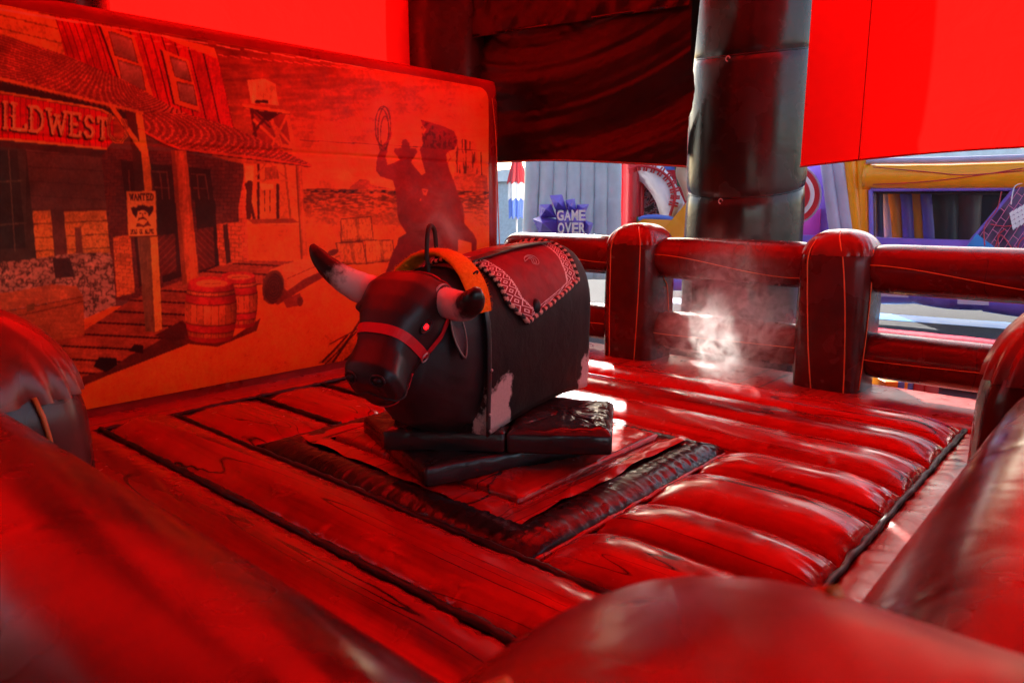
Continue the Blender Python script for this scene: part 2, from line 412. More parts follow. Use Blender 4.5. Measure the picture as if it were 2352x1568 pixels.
# ---- tent: columns, canopy, valances, curtain
def column(cx, cy, r, rings, label, seed, ztop=4.3):
    root = empty('tent_column', (cx, cy, GZ)); tag(root, label, 'column', 'black inflatable columns of the tent')
    zs = [GZ]+rings+[ztop]
    for i in range(len(zs)-1):
        z0, z1 = zs[i], zs[i+1]
        def f(u, v, z0=z0, z1=z1, i=i):
            a = 2*math.pi*u; z = z0+(z1-z0)*v
            q = r*(1+.02*math.sin(math.pi*v))*(1-.03*(abs(2*v-1)**20))
            q *= 1+.012*(vn(u*60+seed+i*9, v*1.5)-.5)*(abs(2*v-1)**3)+.006*(vn(u*9, z*2+seed)-.5)
            if abs(math.cos(a*.5+2.05)) < .02: q *= .995
            hem = -.11*math.cos(a-math.atan2(2.9-cy, 3.2-cx)); return (cx+q*math.cos(a), cy+q*math.sin(a), z+hem*((v if i < len(zs)-2 else 0)+((1-v) if i else 0)))
        mesh('column_section', *grid(f, 72, 40, True), 'column', root)
        if i: 
            pts = [(cx+(r*.967)*math.cos(2*math.pi*k/48), cy+(r*.967)*math.sin(2*math.pi*k/48), z0-.11*math.cos(2*math.pi*k/48-math.atan2(2.9-cy, 3.2-cx))) for k in range(49)]
            mesh('seam_ring', *sweep(pts, .012, 6), 'black', root)
            # small tie loop on the side that faces the arena
            a = math.atan2(2.9-cy, 3.2-cx)-.1
            c = Vector((cx+r*1.0*math.cos(a), cy+r*1.0*math.sin(a), z0-.14))
            pts = [c+Vector((-math.sin(a)*.022*math.cos(b), math.cos(a)*.022*math.cos(b), .025*math.sin(b))) for b in [k*2*math.pi/12 for k in range(10)]]
            mesh('tie_loop', *sweep(pts, .006, 5), 'tie', root)
    settle(root); return root
M['tie'] = plain('tie_loop', (.75, .72, .7), .5)
column(7.97, 3.55, .63, [1.68, 3.1], 'black inflatable tent column standing behind the back fence', 1)
column(6.35, 6.62, .56, [2.9], 'black inflatable tent column behind the right end of the mural wall', 2)
column(2.1, 6.72, .5, [2.9], 'black inflatable tent column above the left part of the mural wall', 3)
column(6.35, -.55, .5, [1.7, 2.9], 'black inflatable tent column beyond the right frame edge', 4)

def sheet(name, A, B, z_bot, z_top, mat, wr, nu=60, nv=50, th=.0, seed=0, sag=.0, bulge=0.0):
    """hanging cloth between ground points A and B; z_bot(u) lower edge"""
    A = Vector((*A, 0)); B = Vector((*B, 0)); t = (B-A).normalized(); n = Vector((t.y, -t.x, 0))
    def f(u, v):
        p = A.lerp(B, u); zb = z_bot(u); z = zb+(z_top-zb)*v
        d = wr(u, v)+bulge*math.sin(math.pi*u)*math.sin(math.pi*min(1, v*.9+.1))
        return p+n*d+Vector((0, 0, z))
    return grid(f, nu, nv)
# red valances (translucent cloth, the sun shines through them)
def flutter(seed, a=.03): return lambda u, v: a*(vn(u*9+seed, v*1.5)-.5)*(1.2-v)
V, F = sheet('v', (6.62, 2.45), (6.05, -.9), lambda u: 1.83+.07*math.sin(math.pi*min(1, u*1.1)) , 4.2, 'roof', flutter(3))
vr = mesh('tent_side_cloth', V, F, 'roof'); tag(vr, 'bright red translucent side cloth right of the tent column', 'tent cloth')
hp_ = [V[i*51+0] for i in range(61)]; M['hem'] = plain('red_hem', (.35, .004, .004), .6); mesh('hem', *sweep(hp_, .008, 6), 'hem', vr)
for i in (9, 30, 48): mesh('seam', *sweep([V[i*51+j]+Vector((-.004, -.001, 0)) for j in range(0, 51, 2)], .004, 5), 'hem', vr)
V, F = sheet('v', (2.4, 6.62), (6.0, 6.62), lambda u: 2.3, 4.2, 'roof', flutter(5))
vl = mesh('tent_side_cloth', V, F, 'roof'); tag(vl, 'bright red translucent cloth above the mural wall', 'tent cloth')
V, F = sheet('v', (-1.0, 6.62), (2.0, 6.62), lambda u: 2.3, 4.2, 'roof', flutter(8))
vl2 = mesh('tent_side_cloth', V, F, 'roof'); tag(vl2, 'red translucent cloth left of the leftmost tent column', 'tent cloth')
for A_, B_, lb in (((6.0, -1.0), (-1.0, -1.0), 'unseen red translucent tent cloth behind the right fence'),):
    V, F = sheet('v', A_, B_, lambda u: 2.35, 4.2, 'roof', flutter(9)); tag(mesh('tent_side_cloth', V, F, 'roof'), lb, 'tent cloth')  # unseen side cloth, its lower edge set to redden the light inside
# canopy roof: low dome of eight cloth panels
def roof():
    x0, x1, y0, y1 = -1.1, 7.3, -1.1, 7.2; cx, cy = (x0+x1)/2, (y0+y1)/2
    def f(u, v):
        X = x0+(x1-x0)*u; Y = y0+(y1-y0)*v
        a, b = abs(2*u-1), abs(2*v-1)
        z = 4.1+1.5*(1-max(a, b)**1.5)*(1-.25*min(a, b)**2)
        z += .05*abs(math.sin(u*math.pi*5))+.05*abs(math.sin(v*math.pi*5))
        return (X, Y, z)
    return grid(f, 60, 60)
rf = mesh('canopy_roof', *roof(), 'roof'); tag(rf, 'bright red translucent canopy roof over the whole arena', 'canopy')
for k_, (a_, b_, lb) in enumerate((((6.9, 3.06), (-1.0, 3.06), 'black beam across the middle of the canopy, added to break up its red light'), ((6.3, 6.6), (-.6, -.6), 'black beam running diagonally under the canopy, added to break up its red light'), ((2.1, 6.7), (4.4, -1.0), 'black beam rising from the leftmost column, added to break up the red light'))):
    pts = []
    for i in range(31):
        q = Vector((*a_, 0)).lerp(Vector((*b_, 0)), i/30); e_ = max(abs((q.x+1.1)/8.4*2-1), abs((q.y+1.1)/8.3*2-1)); pts.append((q.x, q.y, 3.75+1.5*(1-min(1, e_)**1.5)))
    tag(mesh('added_canopy_beam', *sweep(pts, .26, 18), 'column'), lb, 'beam', 'beams added under the canopy')  # added beams that break up the red canopy light and its reflections
V, F = sheet('c', (-1.15, -1.0), (-1.15, 6.6), lambda u: .75, 4.2, 'curtain', lambda u, v: .12*(vn(u*14, v*1.5)-.5))  # unseen curtain, added to keep the side behind the camera dark
tag(mesh('black_curtain', V, F, 'curtain'), 'unseen black vinyl curtain added behind the camera to darken that side', 'curtain')
# unseen black awning flap added behind the curtain to block the sun
V, F = grid(lambda u, v: (6.75+.97*v, 3.55+.62*v+(1.95-.62*v)*u, 3.5+(2.05-3.5)*v+.02*math.sin(u*20)), 30, 12)
tag(mesh('sun_block_flap', V, F, 'curtain'), 'unseen black awning flap added behind the black curtain to block the sun', 'awning')
# unseen black drape added to block the red canopy light over the near corner
V, F = grid(lambda u, v: (-1.1+3.6*u*(1-.5*v), -1.1+3.6*v*(1-.5*u)*1.0, 3.62+.25*(u+v)+.08*vn(u*5, v*5)), 24, 24)
tag(mesh('light_block_drape', V, F, 'curtain'), 'unseen black drape added above the camera to block the red canopy light', 'drape')
# black curtain between two columns
def cwr(u, v):
    # swags hung between the upper corners, turning into folds that rise to the right lower down
    q = v-1.05*(u-.42)**2*(.4+.6*v)-.35*(1-v)*u
    d = .24*(vn(q*4.2, u*1.2+2)-.5)+.085*(vn(q*10+5, u*1.6+7)-.5)+.03*(vn(q*23+9, u*2.6+1)-.5)
    d *= .35+.65*math.sin(math.pi*min(1, max(0, v*.85+.12)))
    d += .016*abs(vn(u*16+v*12, (v*6-u*8))-.5)+.010*abs(vn(u*30-v*22, v*14+u*8)-.5)
    return d
V, F = sheet('c', (6.33, 6.25), (6.72, 3.60), lambda u: 1.985-.115*max(0, u-.35)**1.4/.65**1.4, 3.6, 'curtain', cwr, 110, 100)
ct = mesh('black_curtain', V, F, 'curtain'); tag(ct, 'crumpled black vinyl curtain hanging between two tent columns', 'curtain')
V, F = sheet('c', (6.33, 6.25), (6.72, 3.60), lambda u: 3.34, 4.25, 'curtain', lambda u, v: .10+.10*abs(vn((u*1.2-v*.5)*9, v*2)-.5)+.04*(vn(u*25, v*6)-.5), 90, 40)
mesh('upper_drape', V, F, 'curtain', ct)
mesh('curtain_rod', *sweep([(6.22, 6.2, 3.36), (6.61, 3.62, 3.36)], .016, 8), 'black', ct)
pts = []
for i in range(61):
    u = i/60; A = Vector((6.33, 6.25, 0)); B = Vector((6.72, 3.60, 0)); p = A.lerp(B, u); t = (B-A).normalized(); n = Vector((t.y, -t.x, 0))
    pts.append(p+n*cwr(u, 0)+Vector((0, 0, 1.985-.115*max(0, u-.35)**1.4/.65**1.4)))
mesh('curtain_hem', *sweep(pts, .010, 6), plain('hem_tape', (.30, .22, .16), .6), ct)

# ================================================================ MURAL WALL (flat print on an inflated wall)
YM = 5.45
wall = empty('mural_wall', (3.1, 5.7, 0)); tag(wall, 'tall inflatable wall with a printed western town scene', 'wall')
def wallbody(u, v):
    # rounded slab: section in (X,Y) loops round u, height v
    a = 2*math.pi*u; c, s = superell(a, 9)
    z = -.03+2.83*v; k = 1
    if v > .93: k = 1-.5*((v-.93)/.07)**3*.35
    q = .012*(vn(u*40, v*3)-.5)
    return (3.1+(3.02+q)*c*(1 if v < .93 else .995), 5.76+(.255*k+q)*s, z)
V, F = grid(wallbody, 160, 60, True); n = len(V)
V.append((3.1, 5.76, 2.80)); F += [(i*61+60, ((i+1) % 160)*61+60, n) for i in range(160)]
mesh('wall_body', V, F, 'wallred', wall)
# rounded right-hand end and top roll
V, F = sweep([(5.98, 5.74, -.02+2.70*i/40) for i in range(41)], [.19+.012*(vn(i*1.3, 2)-.5) for i in range(41)], 24)
mesh('end_roll', V, F, 'wallred', wall)
V, F = sweep([(.1+5.9*i/60, 5.72+.01*vn(i*.7, 4), 2.64+.012*(vn(i*.9, 3)-.5)) for i in range(61)], .17, 20)
mesh('top_roll', V, F, 'wallred', wall)
mesh('piping', *sweep(smooth_path([(5.97, 5.53, 2.62), (6.02, 5.52, 2.2), (6.05, 5.52, 1.5), (6.08, 5.52, .9), (6.12, 5.53, .3)], 8), .006, 5), 'line', wall)

# --- the print, painted per vertex in the picture plane of the print
ncx = 960; ncz = 500
pxs = np.linspace(-50, 1133, ncx)
def X_of_px(px): d = ray(px, 471); return d.x/d.y*YM
Xc = np.concatenate([np.linspace(.2, X_of_px(-52), 110), np.array([X_of_px(p) for p in pxs])])
Zc = np.linspace(.10, 2.70, ncz)
XX, ZZ = np.meshgrid(Xc, Zc, indexing='ij')
PX, PY = proj_np(XX, YM, ZZ)
px = PX.ravel(); py = PY.ravel(); NV = px.size
S = lambda r, g, b: np.array(srgb(r, g, b)[:3])
colr = np.zeros((NV, 3))
noise_f = fbm(px*.35, py*.35, 3); noise_m = fbm(px*.06, py*.06, 4); noise_h = fbm(px*.02, py*.12, 4)
def region(pts):
    P = np.array(pts, float); x0, y0 = P.min(0); x1, y1 = P.max(0)
    idx = np.nonzero((px >= x0) & (px <= x1) & (py >= y0) & (py <= y1))[0]
    x, y = px[idx], py[idx]; ins = np.zeros(idx.size, bool); n = len(P); j = n-1
    for i in range(n):
        xi, yi = P[i]; xj, yj = P[j]
        if yi != yj: ins ^= ((yi > y) != (yj > y)) & (x < (xj-xi)*(y-yi)/(yj-yi)+xi)
        j = i
    return idx[ins]
def paint(idx, c, var=.18, tex=None, fine=.22):
    if idx.size == 0: return
    c = np.asarray(c)[None, :]; t = 1+var*(noise_m[idx]-.5)*2+fine*(noise_f[idx]-.5)*2
    colr[idx] = c*t[:, None]
    if tex is not None: colr[idx] *= tex[:, None]
def poly(pts, c, **k): i = region(pts); paint(i, c, **k); return i
def quadc(idx, q):
    """bilinear-ish coordinates (s along 0-1, t along 0-3) inside quad q, by a homography"""
    A = []; b = []
    for (x, y), (s, t) in zip(q, ((0, 0), (1, 0), (1, 1), (0, 1))):
        A.append([x, y, 1, 0, 0, 0, -s*x, -s*y]); b.append(s); A.append([0, 0, 0, x, y, 1, -t*x, -t*y]); b.append(t)
    h = np.linalg.solve(np.array(A, float), np.array(b, float)); x, y = px[idx], py[idx]
    d = h[6]*x+h[7]*y+1
    return (h[0]*x+h[1]*y+h[2])/d, (h[3]*x+h[4]*y+h[5])/d
def segdist(idx, a, b):
    x, y = px[idx], py[idx]; dx, dy = b[0]-a[0], b[1]-a[1]; L = dx*dx+dy*dy+1e-9
    t = np.clip(((x-a[0])*dx+(y-a[1])*dy)/L, 0, 1)
    return np.hypot(x-a[0]-t*dx, y-a[1]-t*dy)
def near(pts, wd):
    P = np.array(pts, float); x0, y0 = P.min(0)-wd; x1, y1 = P.max(0)+wd
    return np.nonzero((px >= x0) & (px <= x1) & (py >= y0) & (py <= y1))[0]
def stroke(pts, wd, c, var=.1):
    idx = near(pts, wd); d = np.full(idx.size, 1e9)
    for a, b in zip(pts[:-1], pts[1:]): d = np.minimum(d, segdist(idx, a, b))
    paint(idx[d < wd/2], c, var=var)
def ellipse(cx, cy, rx, ry, n=40, rot=0, a0=0, a1=360):
    o = []
    for i in range(n+1):
        a = math.radians(a0+(a1-a0)*i/n); x, y = rx*math.cos(a), ry*math.sin(a)
        o.append((cx+x*math.cos(rot)-y*math.sin(rot), cy+x*math.sin(rot)+y*math.cos(rot)))
    return o
def planks(idx, s, n, dark=.25, wd=.08, jit=0):
    """tex: grooves every 1/n of s, plus per plank tone"""
    q = s*n; f = q-np.floor(q); tone = .85+.3*_PN[np.floor(q).astype(int) & 255, 7]
    return np.where((f < wd) | (f > 1-wd*.3), dark, tone)
c1 = lambda x, y: (x*.293, y*.293)
c2 = lambda x, y: (x*.3662, y*.3662+402)
c3 = lambda x, y: (x*.4028+488, y*.4028+114.8)
L1 = lambda *p: [c1(*q) for q in p]
L2 = lambda *p: [c2(*q) for q in p]
L3 = lambda *p: [c3(*q) for q in p]
# sky and desert
sky_t = np.clip((py-100)/330, 0, 1)
skyc = S(206, 92, 60)[None]*(1-sky_t)[:, None]+S(240, 132, 70)[None]*sky_t[:, None]
lr = np.clip((px-480)/650, 0, 1); cl = np.clip((noise_h-.38)*3.2, 0, 1)
skyc = skyc*(.24+.68*lr*(.6+.4*sky_t)+.22*sky_t+.22*cl)[:, None]
colr[:] = skyc*(1+.12*(noise_f-.5))[:, None]
i = np.nonzero((py > 433+(px-697)*.012))[0]; paint(i, S(222, 118, 54), .25)
i = np.nonzero((py > 433+(px-697)*.012) & (py < 520+25*(noise_m-.5)))[0]
scr = np.clip((fbm(px[i]*.11, py[i]*.32, 4)-.38)*4, 0, 1); paint(i, S(196, 104, 50), .2, 1-.72*scr*np.clip((525-py[i])/60, 0, 1)-.25*np.exp(-((py[i]-440)/5)**2))
i = np.nonzero(py > 520)[0]; paint(i, S(224, 112, 42), .2, .8+.5*(fbm(px[i]*.5, py[i]*.7, 2)-.4)*np.clip((py[i]-540)/150, 0, 1.5)+.1)
poly(L3((785, 782), (800, 770), (835, 745), (842, 738), (880, 738), (900, 745), (902, 765), (940, 775), (1040, 795), (785, 792)), S(176, 84, 56))
m = poly([(1046, 398), (1048, 330), (1052, 322), (1066, 319), (1078, 324), (1092, 326), (1097, 345), (1101, 372), (1106, 400)], S(196, 104, 66))
tx = fbm(px[m]*.35, py[m]*.03, 3); colr[m] *= np.where(tx < .40, .25, .75+.5*tx)[:, None]
m = poly([(1044, 397), (1122, 402), (1127, 440), (1040, 437)], S(190, 100, 62)); colr[m] *= (.65+.6*fbm(px[m]*.1, py[m]*.3, 3))[:, None]
stroke([(1107, 350), (1109, 402)], 3, S(70, 40, 30))
# hay bales
for q in (L3((735, 965), (905, 950), (920, 1085), (735, 1095)), L3((705, 1100), (860, 1095), (880, 1220), (735, 1222)), L3((870, 1085), (1030, 1085), (1040, 1200), (880, 1218))):
    m = poly(q, S(200, 118, 58)); tx = fbm(px[m]*.6, py[m]*.16, 3); s_, t_ = quadc(m, q); stroke(list(q)+[q[0]], 2.2, S(110, 50, 28))
    colr[m] *= (np.clip(.45+1.0*tx, .3, 1.2)*(1-.35*(np.abs(s_-.55) < .06)-.3*(t_ > .9)))[:, None]
# upper storey: tan siding and red boards
m = poly([(-300, -70), (130, 37), (152, 126), (-300, 30)], S(210, 150, 80)); 
d = (py[m]-(8+px[m]*.245)); colr[m] *= np.where(np.abs((d+400) % 31.5-15) < 1.2, .25, .9)[:, None]; colr[m] *= (.8+.4*noise_f[m])[:, None]
BQ = [(130, 36), (502, 128), (538, 293), (152, 126)]
m = poly(L1((440, 120), (1270, 262), (1690, 372), (1715, 455), (1835, 1000), (1460, 900), (1000, 660), (515, 440)), S(178, 40, 32))
s_, t_ = quadc(m, [c1(440, 120), c1(1700, 372), c1(1835, 1000), c1(560, 520)])
colr[m] *= (planks(m, s_, 17, .12, .09)*(.7+.6*fbm(px[m]*.5, py[m]*.05, 3)))[:, None]
poly(L1((1265, 262), (1690, 374), (1716, 458), (1560, 400), (1370, 322)), S(214, 120, 60))
for outer, g1, g2 in ((L1((795, 185), (1060, 280), (1210, 775), (945, 645)), L1((860, 235), (1040, 302), (1085, 492), (905, 435)), L1((925, 465), (1110, 525), (1145, 712), (960, 645))),
                      (L1((1280, 385), (1485, 470), (1575, 878), (1375, 815)), L1((1338, 440), (1465, 482), (1505, 640), (1375, 600)), L1((1390, 640), (1520, 670), (1550, 830), (1415, 790)))):
    poly([(x-5, y+1) for x, y in outer], S(70, 20, 18)); poly(outer, S(206, 112, 52))
    for gq in (g1, g2):
        m = poly([(x, y) for x, y in gq], S(168, 132, 124)); s_, t_ = quadc(m, gq)
        colr[m] *= (.5+.7*(1-t_)*(.6+.4*s_)-.35*(t_ < .1))[:, None]; stroke(gq+[gq[0]], 1.4, S(60, 26, 18))
# water tower
tk = L3((203, 175), (300, 168), (362, 200), (380, 315), (225, 302))
m = poly(tk, S(240, 178, 116)); s_ = (px[m]-570)/72; colr[m] *= (planks(m, s_, 14, .7, .1)*(.75+.5*fbm(px[m]*.4, py[m]*.04, 3))*(1.1-.45*s_))[:, None]
poly(L3((245, 285), (320, 285), (322, 305), (245, 302)), S(70, 38, 24)); stroke(L3((203, 176), (300, 168), (362, 200)), 2.5, S(235, 170, 110))
leg = S(196, 110, 58); dk = S(84, 34, 26)
poly(L3((215, 335), (430, 365), (465, 575), (350, 560), (230, 480)), S(150, 62, 40), fine=.1)
for a, b, w_, c_ in (((320, 350), (395, 545), 9, leg), ((430, 365), (470, 590), 9, leg), ((225, 335), (250, 490), 7, dk), ((230, 345), (330, 440), 5, dk), ((330, 360), (235, 480), 5, dk), ((240, 400), (385, 540), 6, leg), ((425, 380), (345, 540), 6, leg), ((330, 400), (465, 560), 6, leg), ((250, 450), (330, 350), 5, dk), ((385, 540), (470, 560), 8, leg)):
    stroke(L3(a, b), w_, c_)
poly(L3((235, 340), (400, 355), (320, 410)), S(70, 22, 18)); poly(L3((170, 308), (445, 350), (442, 370), (195, 335)), S(214, 128, 66)); stroke(L3((180, 328), (442, 368)), 2, S(90, 44, 26))
# small shed scene under the far porch
poly(L3((180, 650), (500, 655), (530, 1000), (200, 990)), S(214, 124, 62))
poly(L3((190, 660), (240, 660), (235, 745), (190, 750)), S(240, 170, 100)); poly(L3((265, 760), (350, 765), (350, 790), (285, 800)), S(240, 170, 100))
for a, b, w_, c_ in (((265, 655), (265, 980), 6, dk), ((415, 655), (450, 985), 5, leg*.7), ((245, 745), (425, 745), 5, leg), ((300, 655), (250, 720), 4, leg*.8), ((340, 655), (410, 720), 4, leg*.8), ((375, 770), (375, 960), 7, dk), ((215, 760), (205, 950), 14, dk), ((195, 765), (240, 965), 7, dk), ((300, 800), (300, 920), 2, dk), ((330, 800), (330, 930), 2, dk), ((260, 800), (265, 985), 5, dk)):
    stroke(L3(a, b), w_, c_)
m = poly(L3((300, 670), (370, 660), (385, 735), (300, 740)), S(170, 90, 50)); colr[m] *= (.5+.8*fbm(px[m]*.4, py[m]*.1, 2))[:, None]
poly(L3((200, 965), (460, 960), (500, 985), (230, 990)), S(150, 70, 40))
# lower storey
m = poly([(-300, 280), (240, 335), (330, 300), (415, 335), (560, 380), (572, 600), (500, 640), (300, 700), (-300, 760)], S(104, 72, 74), fine=.1)
m = poly([(60, 335), (232, 340), (262, 590), (75, 610)], S(104, 74, 74)); d = py[m]-.06*px[m]; colr[m] *= np.where(np.abs((d % 33)-16) < 1, .55, 1.)[:, None]
m = poly(L2((205, 222), (665, 205), (700, 500), (230, 530)), S(196, 142, 74)); d = py[m]+.05*px[m]; colr[m] *= np.where(np.abs(((d-8) % 31)-15) < 1.1, .2, .95)[:, None]; colr[m] *= (.65+.7*noise_f[m])[:, None]
poly(L2((318, 215), (400, 215), (428, 520), (345, 525)), S(96, 62, 60)); poly(L2((470, 330), (510, 325), (525, 520), (480, 530)), S(120, 76, 60)); poly(L2((400, 215), (665, 205), (668, 222), (400, 232)), S(96, 60, 56))
poly([(-300, 330), (60, 335), (85, 600), (-300, 640)], S(70, 62, 62), fine=.1); poly([(-300, 345), (40, 345), (60, 570), (-300, 590)], S(52, 50, 52), fine=.1)
for a, b in (((20, 345), (35, 575)), ((-40, 420), (52, 415)), ((-40, 520), (60, 512))): stroke([a, b], 2.5, S(96, 84, 80))
# brick wall right of the siding, doors, windows
BR = [(232, 345), (560, 372), (572, 600), (262, 690)]
m = poly([(232, 340), (415, 350), (560, 376), (572, 605), (500, 640), (310, 690), (264, 690)], S(106, 52, 48), fine=.15)
def bricks(m, sc=1.0, lo=.55):
    d = py[m]-.10*(px[m]-240)*np.clip((py[m]-430)/170, -1, 1); row = np.floor(d/(7.5*sc)); f = d/(7.5*sc)-row
    q = (px[m]+row*9)/(17*sc); g = q-np.floor(q); tn = .8+.4*_PN[(row.astype(int)*7+np.floor(q).astype(int)*13) & 255, 3]
    colr[m] *= np.where((f < .16) | (g < .09), lo, tn)[:, None]
bricks(m)
m = poly(L2((710, 390), (820, 375), (848, 738), (735, 765)), S(196, 116, 64)); bricks(m, 1.15)
m = poly(L2((1355, 310), (1505, 292), (1565, 545), (1380, 580)), S(196, 104, 62)); bricks(m, 1.05)
poly(L2((1400, 310), (1430, 305), (1450, 545), (1420, 560)), S(80, 44, 40)); m = poly([(548, 480), (562, 400), (572, 600), (560, 602)], S(206, 100, 62)); bricks(m)
for q in (L1((945, 1255), (1060, 1265), (1080, 1568), (985, 1568)), L1((1180, 1285), (1345, 1300), (1385, 1568), (1220, 1568)), L1((1480, 1310), (1650, 1330), (1680, 1568), (1510, 1568))):
    poly(q, S(66, 34, 32), fine=.1)
poly([(300, 455), (345, 455), (360, 650), (320, 660)], S(60, 32, 30)); poly([(355, 455), (405, 460), (420, 635), (375, 650)], S(60, 30, 30)); poly([(448, 455), (495, 460), (503, 610), (460, 630)], S(58, 30, 30))
m = poly(L2((985, 380), (1100, 370), (1110, 600), (1005, 640)), S(116, 52, 44)); colr[m] *= (.6+.8*(np.abs(((px[m]+py[m]) % 16)-8) < 1.5)*.6)[:, None]
m = poly(L2((1235, 340), (1340, 325), (1350, 570), (1250, 600)), S(120, 52, 44)); colr[m] *= (.6+.8*(np.abs(((px[m]-py[m]) % 15)-7) < 1.4)*.6)[:, None]
for a, b in (((1195, 1345), (1310, 1350)), ((1310, 1350), (1330, 1560)), ((1255, 1350), (1275, 1560)), ((1500, 1365), (1610, 1370)), ((1545, 1365), (1565, 1560)), ((1610, 1370), (1640, 1560)), ((1215, 1470), (1330, 1475)), ((1520, 1475), (1620, 1480)), ((1010, 1340), (1020, 1500))): stroke(L1(a, b), 2.6, S(118, 66, 58))
# boardwalk
BWQ = [(60, 745), (480, 590), (600, 610), (150, 890)]
m = poly([(192, 760), (300, 690), (500, 612), (575, 598), (700, 600), (690, 640), (560, 660), (430, 740), (405, 790), (190, 890), (-200, 960), (-200, 760)], S(150, 74, 50))
bw = 11.5*np.clip((py[m]-.05*(px[m]-300)-575)/300, 0, 9)**.85; f = bw-np.floor(bw)
colr[m] *= (np.where(f < .16, .12, .8+.35*_PN[np.floor(bw).astype(int) & 255, 9])*(.7+.6*fbm(px[m]*.06, py[m]*.6, 3)))[:, None]
poly([(190, 865), (250, 850), (300, 815), (335, 800), (395, 765), (440, 745), (470, 760), (430, 792), (320, 835), (190, 886)], S(92, 42, 34))
poly([(215, 842), (228, 820), (268, 822), (270, 838), (245, 855)], S(44, 16, 18)); poly([(296, 806), (310, 790), (330, 793), (330, 812)], S(44, 16, 18)); poly([(355, 770), (420, 735), (450, 770), (400, 785)], S(80, 36, 30))
# stone footing and chest
m = poly([(-200, 622), (60, 597), (165, 582), (252, 580), (260, 600), (267, 700), (200, 730), (-200, 820)], S(160, 128, 124))
st = fbm(px[m]*.075, py[m]*.11, 3)+.25*(fbm(px[m]*.25, py[m]*.25, 2)-.5); colr[m] *= np.clip((np.abs(st-.5)*9), .18, 1.15)[:, None]
poly(L2((330, 520), (440, 520), (470, 640), (350, 650)), S(70, 44, 46))
m = poly([(-200, 700), (40, 668), (120, 653), (176, 657), (192, 680), (60, 705), (-200, 755)], S(168, 104, 66)); colr[m] *= (.8+.4*fbm(px[m]*.03, py[m]*.5, 2))[:, None]
m = poly([(-200, 755), (60, 706), (192, 680), (195, 768), (120, 785), (-200, 900)], S(158, 92, 52)); colr[m] *= (.75+.5*fbm(px[m]*.03, py[m]*.6, 2))[:, None]
stroke([(-200, 770), (60, 722), (192, 692)], 2, S(70, 36, 22)); stroke([(-200, 757), (60, 707), (192, 681)], 1.6, S(70, 36, 22)); poly([(62, 700), (80, 696), (80, 712), (62, 716)], S(120, 84, 50))
# shingled porch roofs
def shingles(pts, q, n, c):
    m = poly(pts, c); s_, t_ = quadc(m, q); wv = t_*n+.06*(fbm(s_*22, t_*4, 2)-.5)*2+.10*(vnoise(s_*160, np.floor(t_*n))-.5)
    f = wv-np.floor(wv); row = np.floor(wv).astype(int); tone = .7+.5*vnoise(s_*70+row*31.7, row*3.3)
    colr[m] *= (np.where(f > .70, .10, tone)*(.8+.4*noise_f[m]))[:, None]
shingles([(-300, 5)]+L1((0, 265), (515, 430), (1000, 640), (1300, 810), (1465, 890), (1110, 878), (0, 598))+[(-300, 120)], [c1(0, 265), c1(1465, 830), c1(1440, 905), c1(0, 598)], 15, S(178, 92, 74))
shingles(L1((1110, 885), (1460, 890), (1835, 1000))+[(714, 376), (712, 380), (632, 365), (412, 338), (372, 322), (334, 302)], [c1(1115, 885), (640, 316), (716, 379), (352, 318)], 16, S(178, 80, 60))
for pts, w_, c_ in ((L1((-900, 385), (0, 618), (1115, 886)), 8, S(196, 130, 74)), (L1((-900, 400), (0, 634), (1110, 900)), 2.5, S(60, 30, 22)), ([(334, 303), (375, 326), (412, 341), (632, 369), (716, 381)], 5, S(190, 78, 46)), ([(334, 308), (375, 331), (412, 346), (632, 373), (714, 384)], 2.4, S(60, 24, 20))): stroke(pts, w_, c_)
poly(L1((0, 640), (1080, 900), (1075, 960), (880, 905), (800, 862), (0, 715))+[(-300, 150), (-300, 120)], S(60, 44, 44), fine=.1)
# posts, braces
def postp(L, wl, wr):
    poly(L, wl); 
m = poly(L1((985, 860), (1065, 885), (1130, 1220), (1140, 1568), (1065, 1568), (1040, 1220)), S(84, 46, 40), fine=.1)
m = poly(L1((1065, 885), (1115, 895), (1180, 1300), (1196, 1568), (1140, 1568), (1110, 1200)), S(214, 150, 58)); colr[m] *= (.8+.35*fbm(px[m]*.3, py[m]*.03, 2))[:, None]
poly(L1((855, 835), (905, 845), (1105, 1130), (1105, 1195), (1030, 1080)), S(206, 136, 60)); stroke(L1((860, 845), (1030, 1085), (1100, 1195)), 2, S(70, 36, 24))
m = poly(L2((865, 390), (950, 385), (975, 985), (915, 980)), S(120, 88, 66)); colr[m] *= (.7+.5*fbm(px[m]*.3, py[m]*.03, 3))[:, None]
m = poly(L2((945, 385), (990, 385), (1000, 560), (1008, 700), (1018, 965), (975, 985)), S(206, 146, 66)); colr[m] *= (.85+.3*noise_f[m])[:, None]
for a, b, c_, e in (((393, 345), (428, 347), (458, 640), (420, 655)), ((680, 380), (694, 380), (708, 602), (692, 606))):
    m = poly([a, b, c_, e], S(196, 104, 54)); s_, t_ = quadc(m, [a, b, c_, e]); colr[m] *= (np.where(s_ < .25, .45, np.where(s_ > .8, .9, .65+.6*s_))*(.75+.5*fbm(px[m]*.4, py[m]*.03, 3)))[:, None]
